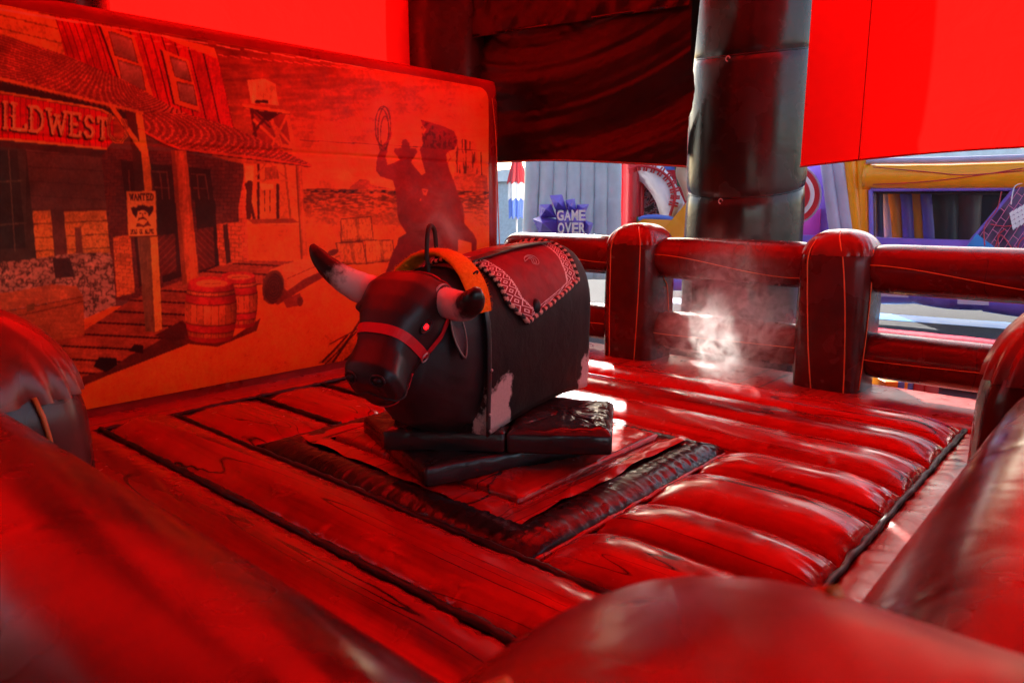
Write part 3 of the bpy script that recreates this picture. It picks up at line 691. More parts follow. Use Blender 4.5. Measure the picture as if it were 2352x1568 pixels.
# sign board
SG = [(-300, 145)]+L1((0, 722), (700, 840), (800, 862), (860, 895), (890, 930), (895, 1100), (860, 1140), (830, 1168), (0, 1088))+[(-300, 295)]
m = poly(SG, S(190, 26, 30)); s_ = (px[m]+300)/560; colr[m] *= planks(m, s_, 42, .3, .07)[:, None]
for pts in (L1((-900, 570), (0, 722), (700, 840), (800, 862), (860, 895), (890, 930)), L1((-900, 1000), (0, 1088), (400, 1125), (700, 1155), (835, 1168))):
    stroke([(x+1, y+1.5) for x, y in pts], 5.5, S(70, 40, 20)); stroke(pts, 4.5, S(206, 150, 76))
poly([(-300, 298)]+L1((0, 1100), (840, 1180), (800, 1230), (0, 1150))+[(-300, 310)], S(76, 48, 46), fine=.1)
# western slab lettering drawn as strokes
GL = {'I': [[(.5, 0), (.5, 1)]], 'L': [[(.25, 0), (.25, 1), (.95, 1), (.95, .8)]], 'D': [[(.2, 0), (.2, 1), (.55, 1), (.85, .8), (.92, .5), (.85, .2), (.55, 0), (.2, 0)]],
      'W': [[(0, 0), (.25, 1), (.5, .25), (.75, 1), (1, 0)]], 'E': [[(.9, .18), (.9, 0), (.2, 0), (.2, 1), (.9, 1), (.9, .82)], [(.2, .5), (.65, .5)]],
      'S': [[(.88, .2), (.6, 0), (.3, .05), (.15, .25), (.3, .45), (.7, .55), (.88, .75), (.7, .97), (.35, 1), (.1, .8)]], 'T': [[(.05, .2), (.05, 0), (.95, 0), (.95, .2)], [(.5, 0), (.5, 1)]],
      'A': [[(.05, 1), (.5, 0), (.95, 1)], [(.25, .65), (.75, .65)]], 'N': [[(.12, 1), (.12, 0), (.88, 1), (.88, 0)]], 'O': [ellipse(.5, .5, .42, .5, 16)], 'R': [[(.15, 1), (.15, 0), (.6, 0), (.85, .2), (.6, .48), (.15, .48)], [(.5, .48), (.9, 1)]], 'V': [[(.05, 0), (.5, 1), (.95, 0)]]}
SER = {'I': [(.5, 0), (.5, 1)], 'L': [(.25, 0), (.25, 1)], 'D': [(.2, 0), (.2, 1)], 'W': [(0, 0), (1, 0), (.5, .2)], 'E': [(.2, 0), (.2, 1)], 'T': [(.5, 1)], 'A': [(.05, 1), (.95, 1)], 'N': [(.12, 1), (.12, 0), (.88, 0)], 'R': [(.15, 1), (.15, 0), (.9, 1)], 'V': [(.05, 0), (.95, 0)]}
def letter(ch, q, w_, c_, serif=.16, off=(0, 0)):
    (ax, ay), (bx, by), (cx_, cy_), (dx_, dy_) = q
    mp = lambda s, t: ((ax*(1-s)+bx*s)*(1-t)+(dx_*(1-s)+cx_*s)*t+off[0], (ay*(1-s)+by*s)*(1-t)+(dy_*(1-s)+cy_*s)*t+off[1])
    for ln in GL[ch]: stroke([mp(*p) for p in ln], w_, c_, .05)
    for s, t in SER.get(ch, []): stroke([mp(s-serif, t), mp(s+serif, t)], w_*.9, c_, .05)
    if ch in 'IDLET': 
        for s, t in ([(.5, .5)] if ch in 'IT' else [(.2, .5)]): stroke([mp(s-serif*.8, t), mp(s+serif*.8, t)], w_*.6, c_, .05)
word = [('W', -190, -45), ('I', 15, 75), ('L', 80, 212), ('D', 225, 350), ('W', 385, 520), ('E', 545, 640), ('S', 660, 745), ('T', 770, 850)]
def tb(x): return 795+(x*.165), 1000+(x*.108)
for off, w_, c_ in (((-3.5, 3.5), 9, S(56, 18, 22)), ((-2, 2), 8, S(56, 18, 22)), ((0, 0), 7.2, S(196, 140, 70)), ((0, 0), 4.4, S(236, 196, 150)), ((1.2, .6), 1.6, S(170, 110, 60))):
    for ch, x0, x1 in word:
        (t0, b0), (t1, b1) = tb(x0), tb(x1)
        if ch == 'I': x0 -= 18; x1 += 18
        letter(ch, [c1(x0, t0), c1(x1, t1), c1(x1, b1), c1(x0, b0)], w_, c_, .13, off)
hs = [c1(*p) for p in ((870, 900), (850, 980), (860, 1060), (905, 1110), (955, 1115), (990, 1070), (990, 1000), (965, 940))]
stroke(hs, 8.5, S(60, 24, 20)); stroke(hs, 6.5, S(190, 134, 80)); stroke(hs, 2.4, S(120, 60, 40))
for a in hs[1:7]: stroke([a, (a[0]+.1, a[1])], 2.4, S(40, 20, 18))
# wanted poster
PO = [(291, 440), (358, 439), (361, 541), (296, 543)]
poly([(293, 442), (361, 441), (364, 544), (298, 546)], S(90, 50, 34)); m = poly(PO, S(226, 164, 92)); s_, t_ = quadc(m, PO)
def pq(s, t): return (PO[0][0]*(1-s)+PO[1][0]*s)*(1-t)+(PO[3][0]*(1-s)+PO[2][0]*s)*t, (PO[0][1]*(1-s)+PO[1][1]*s)*(1-t)+(PO[3][1]*(1-s)+PO[2][1]*s)*t
ink = S(70, 26, 22)
for txt, s0, s1, t0, t1, w_ in (('WANTED', .10, .93, .06, .20, 2.5), ('DEAD OR ALIVE', .07, .90, .85, .95, 1.6)):
    n = len(txt); wd = (s1-s0)/n
    for kx, ch in enumerate(txt):
        if ch == ' ': continue
        a, b = s0+kx*wd+wd*.08, s0+(kx+1)*wd-wd*.1
        letter(ch, [pq(a, t0), pq(b, t0), pq(b, t1), pq(a, t1)], w_, ink, .18)
P_ = lambda pts: [pq(*p) for p in pts]
poly(P_([(.12, .36), (.22, .345), (.33, .36), (.38, .31), (.55, .30), (.66, .33), (.75, .345), (.9, .33), (.92, .4), (.85, .5), (.74, .58), (.7, .48), (.55, .43), (.38, .46), (.3, .6), (.18, .5)]), ink)
poly(P_([(.36, .45), (.55, .42), (.7, .48), (.69, .6), (.62, .68), (.5, .72), (.38, .66), (.33, .56)]), S(222, 160, 92))
poly(P_([(.4, .49), (.5, .475), (.5, .5), (.4, .52)]), ink); poly(P_([(.56, .47), (.66, .49), (.66, .52), (.57, .5)]), ink); poly(P_([(.5, .5), (.55, .5), (.56, .58), (.5, .58)]), S(150, 84, 50))
poly(P_([(.34, .66), (.38, .6), (.52, .57), (.64, .6), (.68, .66), (.6, .63), (.52, .62), (.42, .64)]), ink)
poly(P_([(.32, .7), (.42, .72), (.55, .76), (.7, .66), (.74, .7), (.82, .78), (.74, .77), (.55, .81), (.4, .79), (.27, .8)]), S(110, 50, 36))
# barrels
def barrel(cx, ty, by, rx, sk=0):
    H_ = by-ty; n = 16; L_ = []; R_ = []
    for kx in range(n+1):
        t = kx/n; r_ = rx*(.86+.16*math.sin(math.pi*t)); L_.append((cx-r_, ty+H_*t)); R_.append((cx+r_, ty+H_*t))
    bot = [(cx+rx*.86*math.cos(a), by+rx*.22*math.sin(a)) for a in np.linspace(math.pi, 0, 14)]
    top = [(cx+rx*.86*math.cos(a), ty-rx*.22*math.sin(a)) for a in np.linspace(0, math.pi, 14)]
    m = poly(L_+bot+R_[::-1]+top, S(190, 104, 62)); x = (px[m]-cx)/rx
    yy = py[m]-rx*.2*np.sqrt(np.clip(1-x*x, 0, 1)); t = (yy-ty)/H_
    ang = np.arcsin(np.clip(x/1.02, -1, 1)); q = ang*3.4; f = q-np.floor(q)
    colr[m] *= (np.where(f < .07, .35, .85+.3*_PN[np.floor(q).astype(int) & 255, 5])*(.75+.5*fbm(px[m]*.3, py[m]*.03, 3)))[:, None]
    hoop = ((t > -.2) & (t < .10)) | ((t > .17) & (t < .33)) | ((t > .70) & (t < .84)) | (t > .92)
    colr[m] = np.where(hoop[:, None], S(176, 50, 50)[None]*(.8+.4*noise_m[m])[:, None], colr[m])
    for e in (.10, .17, .33, .70, .84): colr[m] *= np.where(np.abs(t-e) < .012, .35, 1)[:, None]
    colr[m] *= (1.12-.55*np.abs(x+.2)**2)[:, None]; colr[m] *= np.where(t > .85, .7, 1)[:, None]
    poly([(cx+rx*.86*math.cos(a), ty+rx*.22*math.sin(a)) for a in np.linspace(0, 6.28, 30)], S(186, 56, 50))
    m = poly([(cx+2+rx*.62*math.cos(a), ty+3+rx*.14*math.sin(a)) for a in np.linspace(0, 6.28, 30)], S(206, 124, 70)); stroke([(cx-15, ty+4), (cx+22, ty+3)], 1.5, S(120, 50, 36))
poly([(425, 770), (520, 785), (600, 730), (590, 760), (500, 797), (430, 790)], S(96, 40, 28)); barrel(548, 633, 745, 44); barrel(485, 648, 775, 59)
# log
poly([(604, 640), (760, 580), (788, 590), (790, 610), (690, 668), (640, 700), (606, 690)], S(120, 50, 34)); m = poly([(618, 622), (640, 612), (770, 572), (788, 580), (790, 600), (700, 640), (660, 668)], S(206, 116, 68))
colr[m] *= (.7+.6*fbm(px[m]*.05+py[m]*.1, py[m]*.5-px[m]*.1, 3))[:, None]; poly(ellipse(628, 660, 25, 40, 30, .15), S(110, 56, 40)); m = poly(ellipse(629, 662, 21, 35, 30, .15), S(84, 40, 30)); 
rr = np.hypot((px[m]-629)/21, (py[m]-662)/35); colr[m] *= (.75+.5*((rr*5) % 1 < .5))[:, None]
poly([(650, 690), (690, 672), (694, 700), (660, 708)], S(140, 60, 42)); poly(ellipse(690, 692, 7, 12), S(110, 50, 36))
stroke([(660, 640), (780, 588)], 2, S(130, 60, 36)); poly(ellipse(765, 580, 14, 7, 20, -.4), S(100, 46, 40))
# wheel and shaft by the bull
for a, b, w_ in (((745, 832), (800, 770), 5), ((752, 838), (835, 745), 3), ((770, 832), (850, 700), 6), ((800, 832), (830, 800), 12), ((760, 790), (850, 740), 3)): stroke([a, b], w_, S(90, 36, 26))
m = region([(735, 835), (775, 800), (850, 735), (890, 760), (860, 840)]); colr[m] *= .55
# rider on a rearing horse, in silhouette
sil = S(150, 34, 40)
body_ = L3((968, 548), (950, 590), (936, 640), (935, 690), (958, 722), (1030, 745), (1045, 800), (1052, 860), (1058, 950), (1070, 985), (1108, 1045), (1060, 1075), (1055, 1110), (1030, 1150), (1000, 1240), (975, 1300), (950, 1400), (1100, 1420), (1180, 1330), (1400, 1330), (1420, 1270), (1400, 1200), (1405, 1080), (1478, 1100), (1480, 1190), (1512, 1190), (1510, 1085), (1490, 1045), (1440, 990), (1436, 930), (1430, 890), (1400, 815), (1378, 745), (1352, 680), (1335, 600), (1345, 580), (1380, 570), (1400, 530), (1396, 500), (1380, 465), (1330, 440), (1235, 408), (1190, 397), (1200, 430), (1222, 452), (1195, 500), (1205, 540), (1185, 565), (1200, 640), (1216, 700), (1195, 715), (1150, 660), (1135, 640), (1160, 600), (1172, 580), (1160, 560), (1130, 562), (1124, 530), (1105, 506), (1085, 515), (1078, 560), (1040, 560), (1036, 580), (1055, 605), (1072, 625), (1030, 645), (1000, 655), (990, 610), (1000, 580), (1000, 548))
m = poly(body_, sil, var=.08, fine=.06); gy = np.clip((py[m]-300)/260, 0, 1)[:, None]
colr[m] = colr[m]*(1-.45*gy)*np.array([1, 1, 1.0])
m = region(L3((1190, 397), (1400, 500), (1380, 570), (1200, 560))); m = m[(fbm(px[m]*.25, py[m]*.12, 3) < .44)]; colr[m] *= .45
poly(L3((1195, 792), (1232, 795), (1220, 830), (1205, 825)), S(206, 96, 60)); poly(L3((1182, 860), (1190, 845), (1192, 860)), S(206, 96, 60)); poly(L3((1198, 800), (1224, 802), (1214, 818)), sil)
poly(L3((1410, 1088), (1425, 1085), (1428, 1100), (1470, 1100), (1480, 1185), (1452, 1200), (1408, 1170), (1420, 1120)), S(220, 112, 54))
stroke(L3((1345, 580), (1360, 610), (1340, 660)), 1.6, sil); stroke(L3((1400, 570), (1370, 610), (1345, 640)), 1.2, sil)
for cx, cy, rx, ry, ro in ((975, 435, 44, 115, .03), (982, 450, 36, 125, .05), (985, 470, 24, 92, .04), (970, 440, 38, 105, -.03)):
    stroke([c3(x, y) for x, y in ellipse(cx, cy, rx, ry, 36, ro)], 2.0, S(84, 22, 24))
stroke(L3((975, 555), (985, 535), (1012, 510), (1020, 470)), 5, sil); stroke(L3((960, 580), (945, 520), (930, 450)), 1.8, sil)
# sewn seams of the panel and thin pale lines
for pts, w_ in (([(-60, 325), (200, 345), (470, 372), (800, 385), (910, 392), (1040, 405)], .0),): pass
for x0, y0, x1, y1 in ((-50, 322, 1125, 347),): stroke([(690, 322), (1122, 347)], 1.5, S(110, 40, 36)); stroke([(0, 255), (330, 297)], 1.0, S(120, 50, 40))
for off in (0, 2.2): stroke([(0, 18+off), (500, 103+off), (1000, 175+off)], .8, S(236, 170, 160)); stroke([(240, 65+off), (500, 125+off), (860, 160+off)], .7, S(220, 120, 110))
colr *= (.62+.76*fbm(px*.028, py*.028, 4))[:, None]*(1+.45*(fbm(px*.22, py*.22, 3)-.5))[:, None]
porch = np.clip((py-330)/60, 0, 1)*np.clip((560-py)/120, 0, 1)*np.clip((560-px)/60, 0, 1)*(px > 60); colr *= (1-.40*porch)[:, None]
cg = colr.reshape(XX.shape[0], XX.shape[1], 3)
for ax_ in (0, 1):
    cg = .5*cg+.25*np.roll(cg, 1, ax_)+.25*np.roll(cg, -1, ax_)
colr = np.clip(1.85*np.clip(cg.reshape(-1, 3), 0, 1)**1.14*np.array([1.0, .80, .40]), .003, .92)
# relief of the cloth: slight pillow, horizontal seam, wrinkles along the top and bottom edges
er = np.minimum(np.minimum(XX-.2, 5.88-XX), np.minimum(ZZ-.10, 2.70-ZZ)); pil = .03*(1-np.exp(-er/.12))
wrk = .010*(fbm(XX*9, ZZ*2.2, 3)-.5)*np.exp(-(2.70-ZZ)/.12)*2+.006*(fbm(XX*14+40, ZZ*3, 3)-.5)*np.exp(-(ZZ-.1)/.2)*2+.010*(fbm(XX*1.3, ZZ*1.7, 3)-.5)
sline = ZZ-1.93; wrk = wrk-.006*np.exp(-(sline/.012)**2)+.004*(fbm(XX*16, ZZ*5+7, 2)-.5)*np.exp(-np.abs(sline)/.1)
YY = YM+.035-pil-wrk
corner = (np.maximum(0, XX-5.72)**2+np.maximum(0, ZZ-2.56)**2)**.5 > .14   # rounded upper right corner
co = np.stack([XX, YY, ZZ], -1).reshape(-1, 3)
NX, NZ = XX.shape
ii, jj = np.meshgrid(np.arange(NX-1), np.arange(NZ-1), indexing='ij')
keep = ~corner[:-1, :-1]
a = (ii*NZ+jj)[keep]; quads = np.stack([a, a+NZ, a+NZ+1, a+1], -1)
me = bpy.data.meshes.new('mural_print'); me.vertices.add(co.shape[0]); me.vertices.foreach_set('co', co.ravel().astype(np.float32))
me.loops.add(quads.size); me.loops.foreach_set('vertex_index', quads.ravel().astype(np.int32))
me.polygons.add(len(quads)); me.polygons.foreach_set('loop_start', np.arange(0, quads.size, 4, dtype=np.int32))
me.polygons.foreach_set('use_smooth', np.ones(len(quads), bool)); me.update(calc_edges=True)
ca = me.color_attributes.new('print', 'FLOAT_COLOR', 'POINT'); ca.data.foreach_set('color', np.concatenate([colr, np.ones((NV, 1))], 1).astype(np.float32).ravel())
t = NT('mural_print'); at = t.new('Attribute', attribute_name='print'); v = t.pos()
b = t.bump(t.noise(v, 7, 4, .6, 1.2), .25, .02); b = t.bump(t.noise(v, 180, 2), .05, .002, b)
me.materials.append(t.fin(at.outputs['Color'], t.rng(t.noise(v, 4, 3, .6), .3, .7, .36, .55), b, Specular_IOR_Level=.22))
link(bpy.data.objects.new('mural_print', me), wall); settle(wall)

# ================================================================ MATS UNDER THE BULL
def pad(name, pts, z0, z1, mat, label, cat, seed, puff=.012, group=None, rad=.03, n=26, ragged=.004):
    """soft pad with an outline polygon (counter-clockwise), rounded edges and wrinkled top"""
    P = [Vector((*p, 0)) for p in pts]; out = []
    for i in range(len(P)):
        a, b, c = P[i-1], P[i], P[(i+1) % len(P)]; d0 = (a-b).normalized(); d1 = (c-b).normalized()
        for k_ in range(5):
            t = k_/4; q = b+d0*rad*(1-t)**2+d1*rad*t*t; out.append(q)
        L = (c-b).length; m_ = max(2, int(L/.03))
        for k_ in range(1, m_): 
            q = b.lerp(c, rad/L+(1-2*rad/L)*k_/m_); out.append(q)
    c0 = sum(out, Vector())/len(out); N = len(out); rings = []
    for (s, z, w_) in ((.985, z0, 0), (1.0, z0+.012, 1), (1.004, (z0+z1)/2, 1), (1.0, z1-.014, 1), (.985, z1-.003, .6), (.965, z1+.001, .4), *[(q_, z1+puff*min(1, (1-q_)*4), 2.) for q_ in (.92, .86, .8, .73, .66, .59, .52, .45, .38, .31, .24, .17, .1)]):
        for i, q in enumerate(out):
            dd = (q-c0); j = 1+(ragged*w_*(vn(i*.8+seed*7, z*30)-.5))
            p = c0+dd*s*(j if w_ < 1.5 else 1); rings.append((p.x, p.y, z+(.010*w_*(abs(vn(p.x*7+seed, p.y*7)-.5)+.6*abs(vn(p.x*15+p.y*6, p.y*13+seed)-.5)) if w_ > 1 else 0)+.012*min(1, w_)*(vn(p.x*9+seed, p.y*9)-.5)+.004*w_*(vn(i*1.3, seed+s*5)-.5)))
    F = []; R = len(rings)//N
    for r_ in range(R-1):
        for i in range(N): F.append((r_*N+i, r_*N+(i+1) % N, (r_+1)*N+(i+1) % N, (r_+1)*N+i))
    F.append(tuple((R-1)*N+i for i in range(N))); F.append(tuple(reversed(range(N))))
    o = mesh(name, rings, F, mat); 
    if label: tag(o, label, cat, group)
    return o
# red wood print mat: raised pad with a loose skirt
mat_ = pad('red_mat', [(2.60, 2.24), (3.98, 2.24), (3.98, 3.78), (2.60, 3.78)], -.03, .075, 'mat', 'square red wood print mat under the bull', 'mat', 3, .012, ragged=.012)
def skirtf(u, v):
    # ring sheet: u round the square, v outwards
    a = u*4; s_ = int(a) % 4; f_ = a-int(a)
    cs_in = [(2.58, 2.22), (4.0, 2.22), (4.0, 3.80), (2.58, 3.80)]; cs_out = [(2.37, 2.06), (4.07, 2.08), (4.07, 3.93), (2.46, 3.93)]
    i0, i1 = s_, (s_+1) % 4
    pi_ = Vector(cs_in[i0]).lerp(Vector(cs_in[i1]), f_); po = Vector(cs_out[i0]).lerp(Vector(cs_out[i1]), f_)
    w_ = .03*(vn(u*34, 5)-.5)
    p = pi_.lerp(po*(1), v)+ (po-pi_).normalized()*w_*v
    z = .05+.012*v+.022*(vn(u*60, v*3)-.5)*(.4+v*.6)+.012*math.sin(v*3.1)
    return (p.x, p.y, z)
mesh('mat_skirt', *grid(skirtf, 200, 10, True), 'mat', mat_, )
lo = [(2.47, 2.78)]; dA = Vector((.94, -.34)); dB = Vector((.34, .94)); o_ = Vector(at_z(978, 1119, .08)[:2]); dA = (Vector(at_z(1210, 1074, .08)[:2])-o_).normalized(); dB = Vector((-dA.y, dA.x))
lowp = [o_, o_+dA*1.12, o_+dA*1.12+dB*1.05, o_+dB*1.05]
lm = pad('foam_mat', [tuple(p) for p in lowp], .075, .185, 'foam', 'black vinyl covered foam mat, lower of the two layers under the bull', 'foam mat', 5, .004, 'foam mats under the bull', .02)
nrm = Vector((.84, .54)).normalized(); tn = Vector((.57, -.82)).normalized()
Lp = Vector(at_z(880, 1034, .19)[:2]); Rp = Vector(at_z(1405, 1046, .19)[:2]); Mp = Lp.lerp(Rp, .54)
up1 = pad('foam_mat', [tuple(p) for p in (Mp+tn*.004, Rp, Rp+nrm*.66, Rp+nrm*.70-tn*.1, Mp+nrm*.78+tn*.004)], .19, .30, 'foam', 'black vinyl foam mat with a creased shiny top, to the right of the bull', 'foam mat', 6, .02, 'foam mats under the bull', .02)
up2 = pad('foam_mat', [tuple(p) for p in (Lp, Mp-tn*.004, Mp+nrm*.75-tn*.004, Lp+nrm*.75)], .19, .30, 'foam', 'black vinyl foam mat under the chest of the bull, upper layer', 'foam mat', 7, .01, 'foam mats under the bull', .02)

# ================================================================ BULL
BA = math.radians(10.4); BP = Vector((3.2, 2.95, 0))
bull = empty('mechanical_bull', BP, 0); tag(bull, 'black mechanical bull with white horns and a red halter, standing on mats', 'mechanical bull')
UD = Vector((math.cos(BA), math.sin(BA), 0)); VD = Vector((math.sin(BA), -math.cos(BA), 0))
def W(u, v, z): return BP+UD*u+VD*v+Vector((0, 0, z))
def hide():
    t = NT('cowhide'); tc = t.new('TexCoord'); v = t.pos(src='world')
    n = t.noise(v, 5, 5, .65); nf = t.noise(t.pos((1, 1, .6)), 130, 2, .6)
    # two white blotches at fixed places
    def blot(c, r):
        d = t.new('VectorMath', operation='DISTANCE'); m_ = t.pos((1, 1, .55)); t.link(m_, d.inputs[0]); cc = Vector(c); d.inputs[1].default_value = (cc.x, cc.y, cc.z*.55)
        e = t.math('SUBTRACT', t.math('ADD', d.outputs['Value'], t.math('MULTIPLY', t.math('SUBTRACT', n, .5), .34)), r)
        return t.rng(e, -.012, .012, 1, 0)
    wsum = t.math('MAXIMUM', t.math('MAXIMUM', blot(W(-.46, .33, .36), .135), blot(W(.63, .31, .31), .14)), blot(W(.2, -.33, .4), .15))
    brown = t.ramp(t.noise(t.pos((1, 1, .4)), 5, 5, .65, .4), [(.35, (.006, .003, .003)), (.6, (.016, .006, .005)), (.75, (.05, .014, .009))])
    col = t.mix(wsum, brown, (.62, .54, .5, 1)); col = t.mix(t.rng(nf, .3, .7, 0, .35), col, t.mix(1, col, (.55, .55, .55, 1), 'MULTIPLY'))
    return t.fin(col, .6, t.bump(t.math('ADD', t.math('MULTIPLY', nf, .3), t.noise(v, 9, 3, .5, .6)), .5, .012), Specular_IOR_Level=.25)
M['hide'] = hide()
def leather(name, c, rough, b_=.15):
    t = NT(name); v = t.pos(); n = t.noise(v, 4, 3); n2 = t.noise(v, 40, 4, .6)
    return t.fin(t.ramp(n, [(.3, tuple(x*.7 for x in c)), (.7, tuple(x*1.3 for x in c))]), t.rng(n, .3, .7, rough-.08, rough+.1), t.bump(n2, b_, .004))
M['blackhide'] = leather('black_leather', (.022, .013, .014), .42)
M['muzzle'] = leather('black_rubber', (.014, .010, .011), .32, .06)
# body: hump-backed barrel, lofted along its length
def bodyp(u, ph, off=0):
    """ph 0..1 from the lower near edge over the back to the lower far edge"""
    e = 1.0
    if u > .60: e = max(0, 1-((u-.60)/.19)**2)**.5
    ew = .55+.45*e; eh = .80+.20*e
    top = 1.17+.09*math.sin(min(1, max(0, (u+.6)/1.1))*math.pi*.5)
    top = .62+(top-.62)*eh; hw = (.315+.02*math.sin((u+.55)*2))*ew; bot = .30+.05*math.sin(max(0, min(1, (u+.55)/1.3))*math.pi)+.03*(1-e)
    sh = .80
    s = ph*2-1; a = abs(s); sg = -1 if s > 0 else 1
    if a > .52:  # side
        t = (a-.52)/.48; z = sh+(bot-sh)*t; x = hw*(1-.03*t*t); nx, nz = 1, -.03
    else:
        t = a/.52; an = t*math.pi/2; x = hw*math.sin(an)**.85; z = sh+(top-sh)*math.cos(an)**.8; nx, nz = math.sin(an), math.cos(an)
    off += .006*(vn(u*7+3, s*6)-.5)+.005*(vn(u*22, s*3+8)-.5)*(1-a)
    return u, sg*(x+off*nx), z+off*nz
def PH(u, ph, off=0): return W(*bodyp(u, ph, off))
US = [-.56+1.16*i/34 for i in range(35)]+[.60+.19*math.sin(math.pi/2*i/8)*.999 for i in range(1, 9)]
V = []; NP = 56
for u in US:
    for j in range(NP+1): V.append(PH(u, j/NP))
F = [(i*(NP+1)+j, i*(NP+1)+j+1, (i+1)*(NP+1)+j+1, (i+1)*(NP+1)+j) for i in range(len(US)-1) for j in range(NP)]
F += [(i*(NP+1), (i+1)*(NP+1), (i+1)*(NP+1)+NP, i*(NP+1)+NP) for i in range(len(US)-1)]
e0 = (len(US)-1)*(NP+1); V.append(W(.79, 0, .7)); F += [(e0+j, e0+j+1, len(V)-1) for j in range(NP)]; F.append((e0+NP, e0, len(V)-1))
V.append(W(-.56, 0, .7)); F += [(j+1, j, len(V)-1) for j in range(NP)]; F.append((0, NP, len(V)-1))
mesh('body', V, F, 'hide', bull)
# black strip that closes the front of the hide, with rivets
pts = [PH(-.56, j/40, .006) for j in range(41)]; nrmv = [(PH(-.56, j/40, .1)-PH(-.56, j/40, 0)) for j in range(41)]
mesh('front_strip', *sweep(pts, .022, 8, True, (1, .25), nrmv), 'muzzle', bull)
M['rivet'] = plain('rivet_metal', (.7, .68, .66), .3, Metallic=1.0)
for z_ in (.33, .66, .42): mesh('rivet', *ellipsoid(W(-.56, .335 if z_ > .5 else .322, z_), (.008, .008, .008), 8, 6), 'rivet', bull)
# pedestal box and shaft under the body
V, F = boxg((0, 0, .25), (.16, .16, .10), 0, .02); mesh('shaft', *sweep([W(-.05, 0, .10), W(-.05, 0, .55)], .13, 20), 'muzzle', bull)
cr = [W(-.60, -.31, 0), W(-.60, .20, 0), W(-.30, .20, 0), W(-.30, -.31, 0)]
V = [(p.x, p.y, .31) for p in cr]+[(p.x, p.y, .46) for p in cr]; F = [(0, 1, 2, 3), (7, 6, 5, 4), (0, 4, 5, 1), (1, 5, 6, 2), (2, 6, 7, 3), (3, 7, 4, 0)]
mesh('lower_panel', V, F, 'hide', bull, smooth=False)
mesh('mat_opening', *sweep([W(.02, .14, .318), W(.02, .14, .326)], .10, 24), 'muzzle', bull)

# neck and head: lofts fused by a voxel remesh
def loft(rings, n=28, power=2.4):
    """rings: (u, v, z, half width, half height, tilt) - sections across the long axis, tilted back by 'tilt' degrees"""
    V = []; F = []
    for (u, v, z, hw, hh, ti) in rings:
        ti = math.radians(ti); ax = Vector((-math.sin(ti), 0, math.cos(ti)))   # section's up vector in (u,v,z)
        for k_ in range(n):
            a = 2*math.pi*k_/n; c, s = superell(a, power)
            q = Vector((u, v, z))+Vector((0, c*hw, 0))+ax*(s*hh); V.append(W(*q))
    for i in range(len(rings)-1):
        for k_ in range(n): F.append((i*n+k_, i*n+(k_+1) % n, (i+1)*n+(k_+1) % n, (i+1)*n+k_))
    F.append(tuple(range(n))[::-1]); F.append(tuple((len(rings)-1)*n+k_ for k_ in range(n))); return V, F
neck = loft([(-.50, 0, .72, .30, .46, 0), (-.57, 0, .73, .295, .45, 0), (-.67, 0, .745, .275, .425, -4), (-.79, 0, .775, .235, .385, -8), (-.89, 0, .83, .19, .31, -14), (-.94, 0, .90, .13, .2, -20)], 36, 2.6)
def vo(u): return .085*min(1, max(0, (-.80-u)/.43))
headg = loft([(q[0], vo(q[0]), q[2], q[3]*1.09, q[4]*1.03, q[5]) for q in [(-.66, 0, 1.00, .11, .10, 10), (-.70, 0, 1.02, .17, .145, 18), (-.76, 0, 1.03, .20, .160, 26), (-.83, 0, 1.0, .205, .172, 34), (-.90, 0, .945, .195, .172, 38), (-.96, 0, .893, .165, .160, 40), (-1.015, 0, .838, .138, .138, 40), (-1.07, 0, .784, .126, .124, 40), (-1.115, 0, .738, .134, .122, 38), (-1.16, 0, .698, .147, .118, 36), (-1.193, 0, .670, .128, .095, 34), (-1.212, 0, .655, .068, .055, 34)]], 40, 3.0)
brow = [ellipsoid(W(-.955, s_*.150, 1.005), (.06, .05, .032)) for s_ in (-1, 1)]+[ellipsoid(W(-.90, s_*.145, .86), (.09, .05, .09)) for s_ in (-1, 1)]
poll = ellipsoid(W(-.80, 0, 1.10), (.09, .15, .07)); jaw = ellipsoid(W(-.88, 0, .80), (.17, .16, .15)); chin = ellipsoid(W(-1.09, vo(-1.09), .612), (.085, .09, .05))
nos = [ellipsoid(W(-1.195, vo(-1.2)+s_*.085, .728), (.048, .05, .046)) for s_ in (-1, 1)]
hb = [ellipsoid(W(-.795, s_*.17, 1.06), (.075, .075, .075)) for s_ in (-1, 1)]
V, F = join(neck, headg, poll, jaw, chin, *brow, *nos, *hb)
tmp = mesh('tmp', V, F, None); md = tmp.modifiers.new('r', 'REMESH'); md.mode = 'VOXEL'; md.voxel_size = .009
sm = tmp.modifiers.new('s', 'SMOOTH'); sm.factor = .5; sm.iterations = 6
dg = bpy.context.evaluated_depsgraph_get(); ev = tmp.evaluated_get(dg); hm = bpy.data.meshes.new_from_object(ev); bpy.data.objects.remove(tmp)
hm.name = 'head'; hm.materials.clear(); hm.materials.append(M['blackhide']); hm.polygons.foreach_set('use_smooth', [True]*len(hm.polygons))
head = link(bpy.data.objects.new('head', hm), bull)
bvh = BVHTree.FromPolygons([v.co.copy() for v in hm.vertices], [p.vertices[:] for p in hm.polygons])
def hit(p, d, off=.0):
    r = bvh.ray_cast(Vector(p), Vector(d).normalized())
    if r[0] is None: r = bvh.find_nearest(Vector(p))
    return r[0]+r[1]*off, r[1]
AXH = (W(-1.25, 0, .69)-W(-.78, 0, 1.06)).normalized()
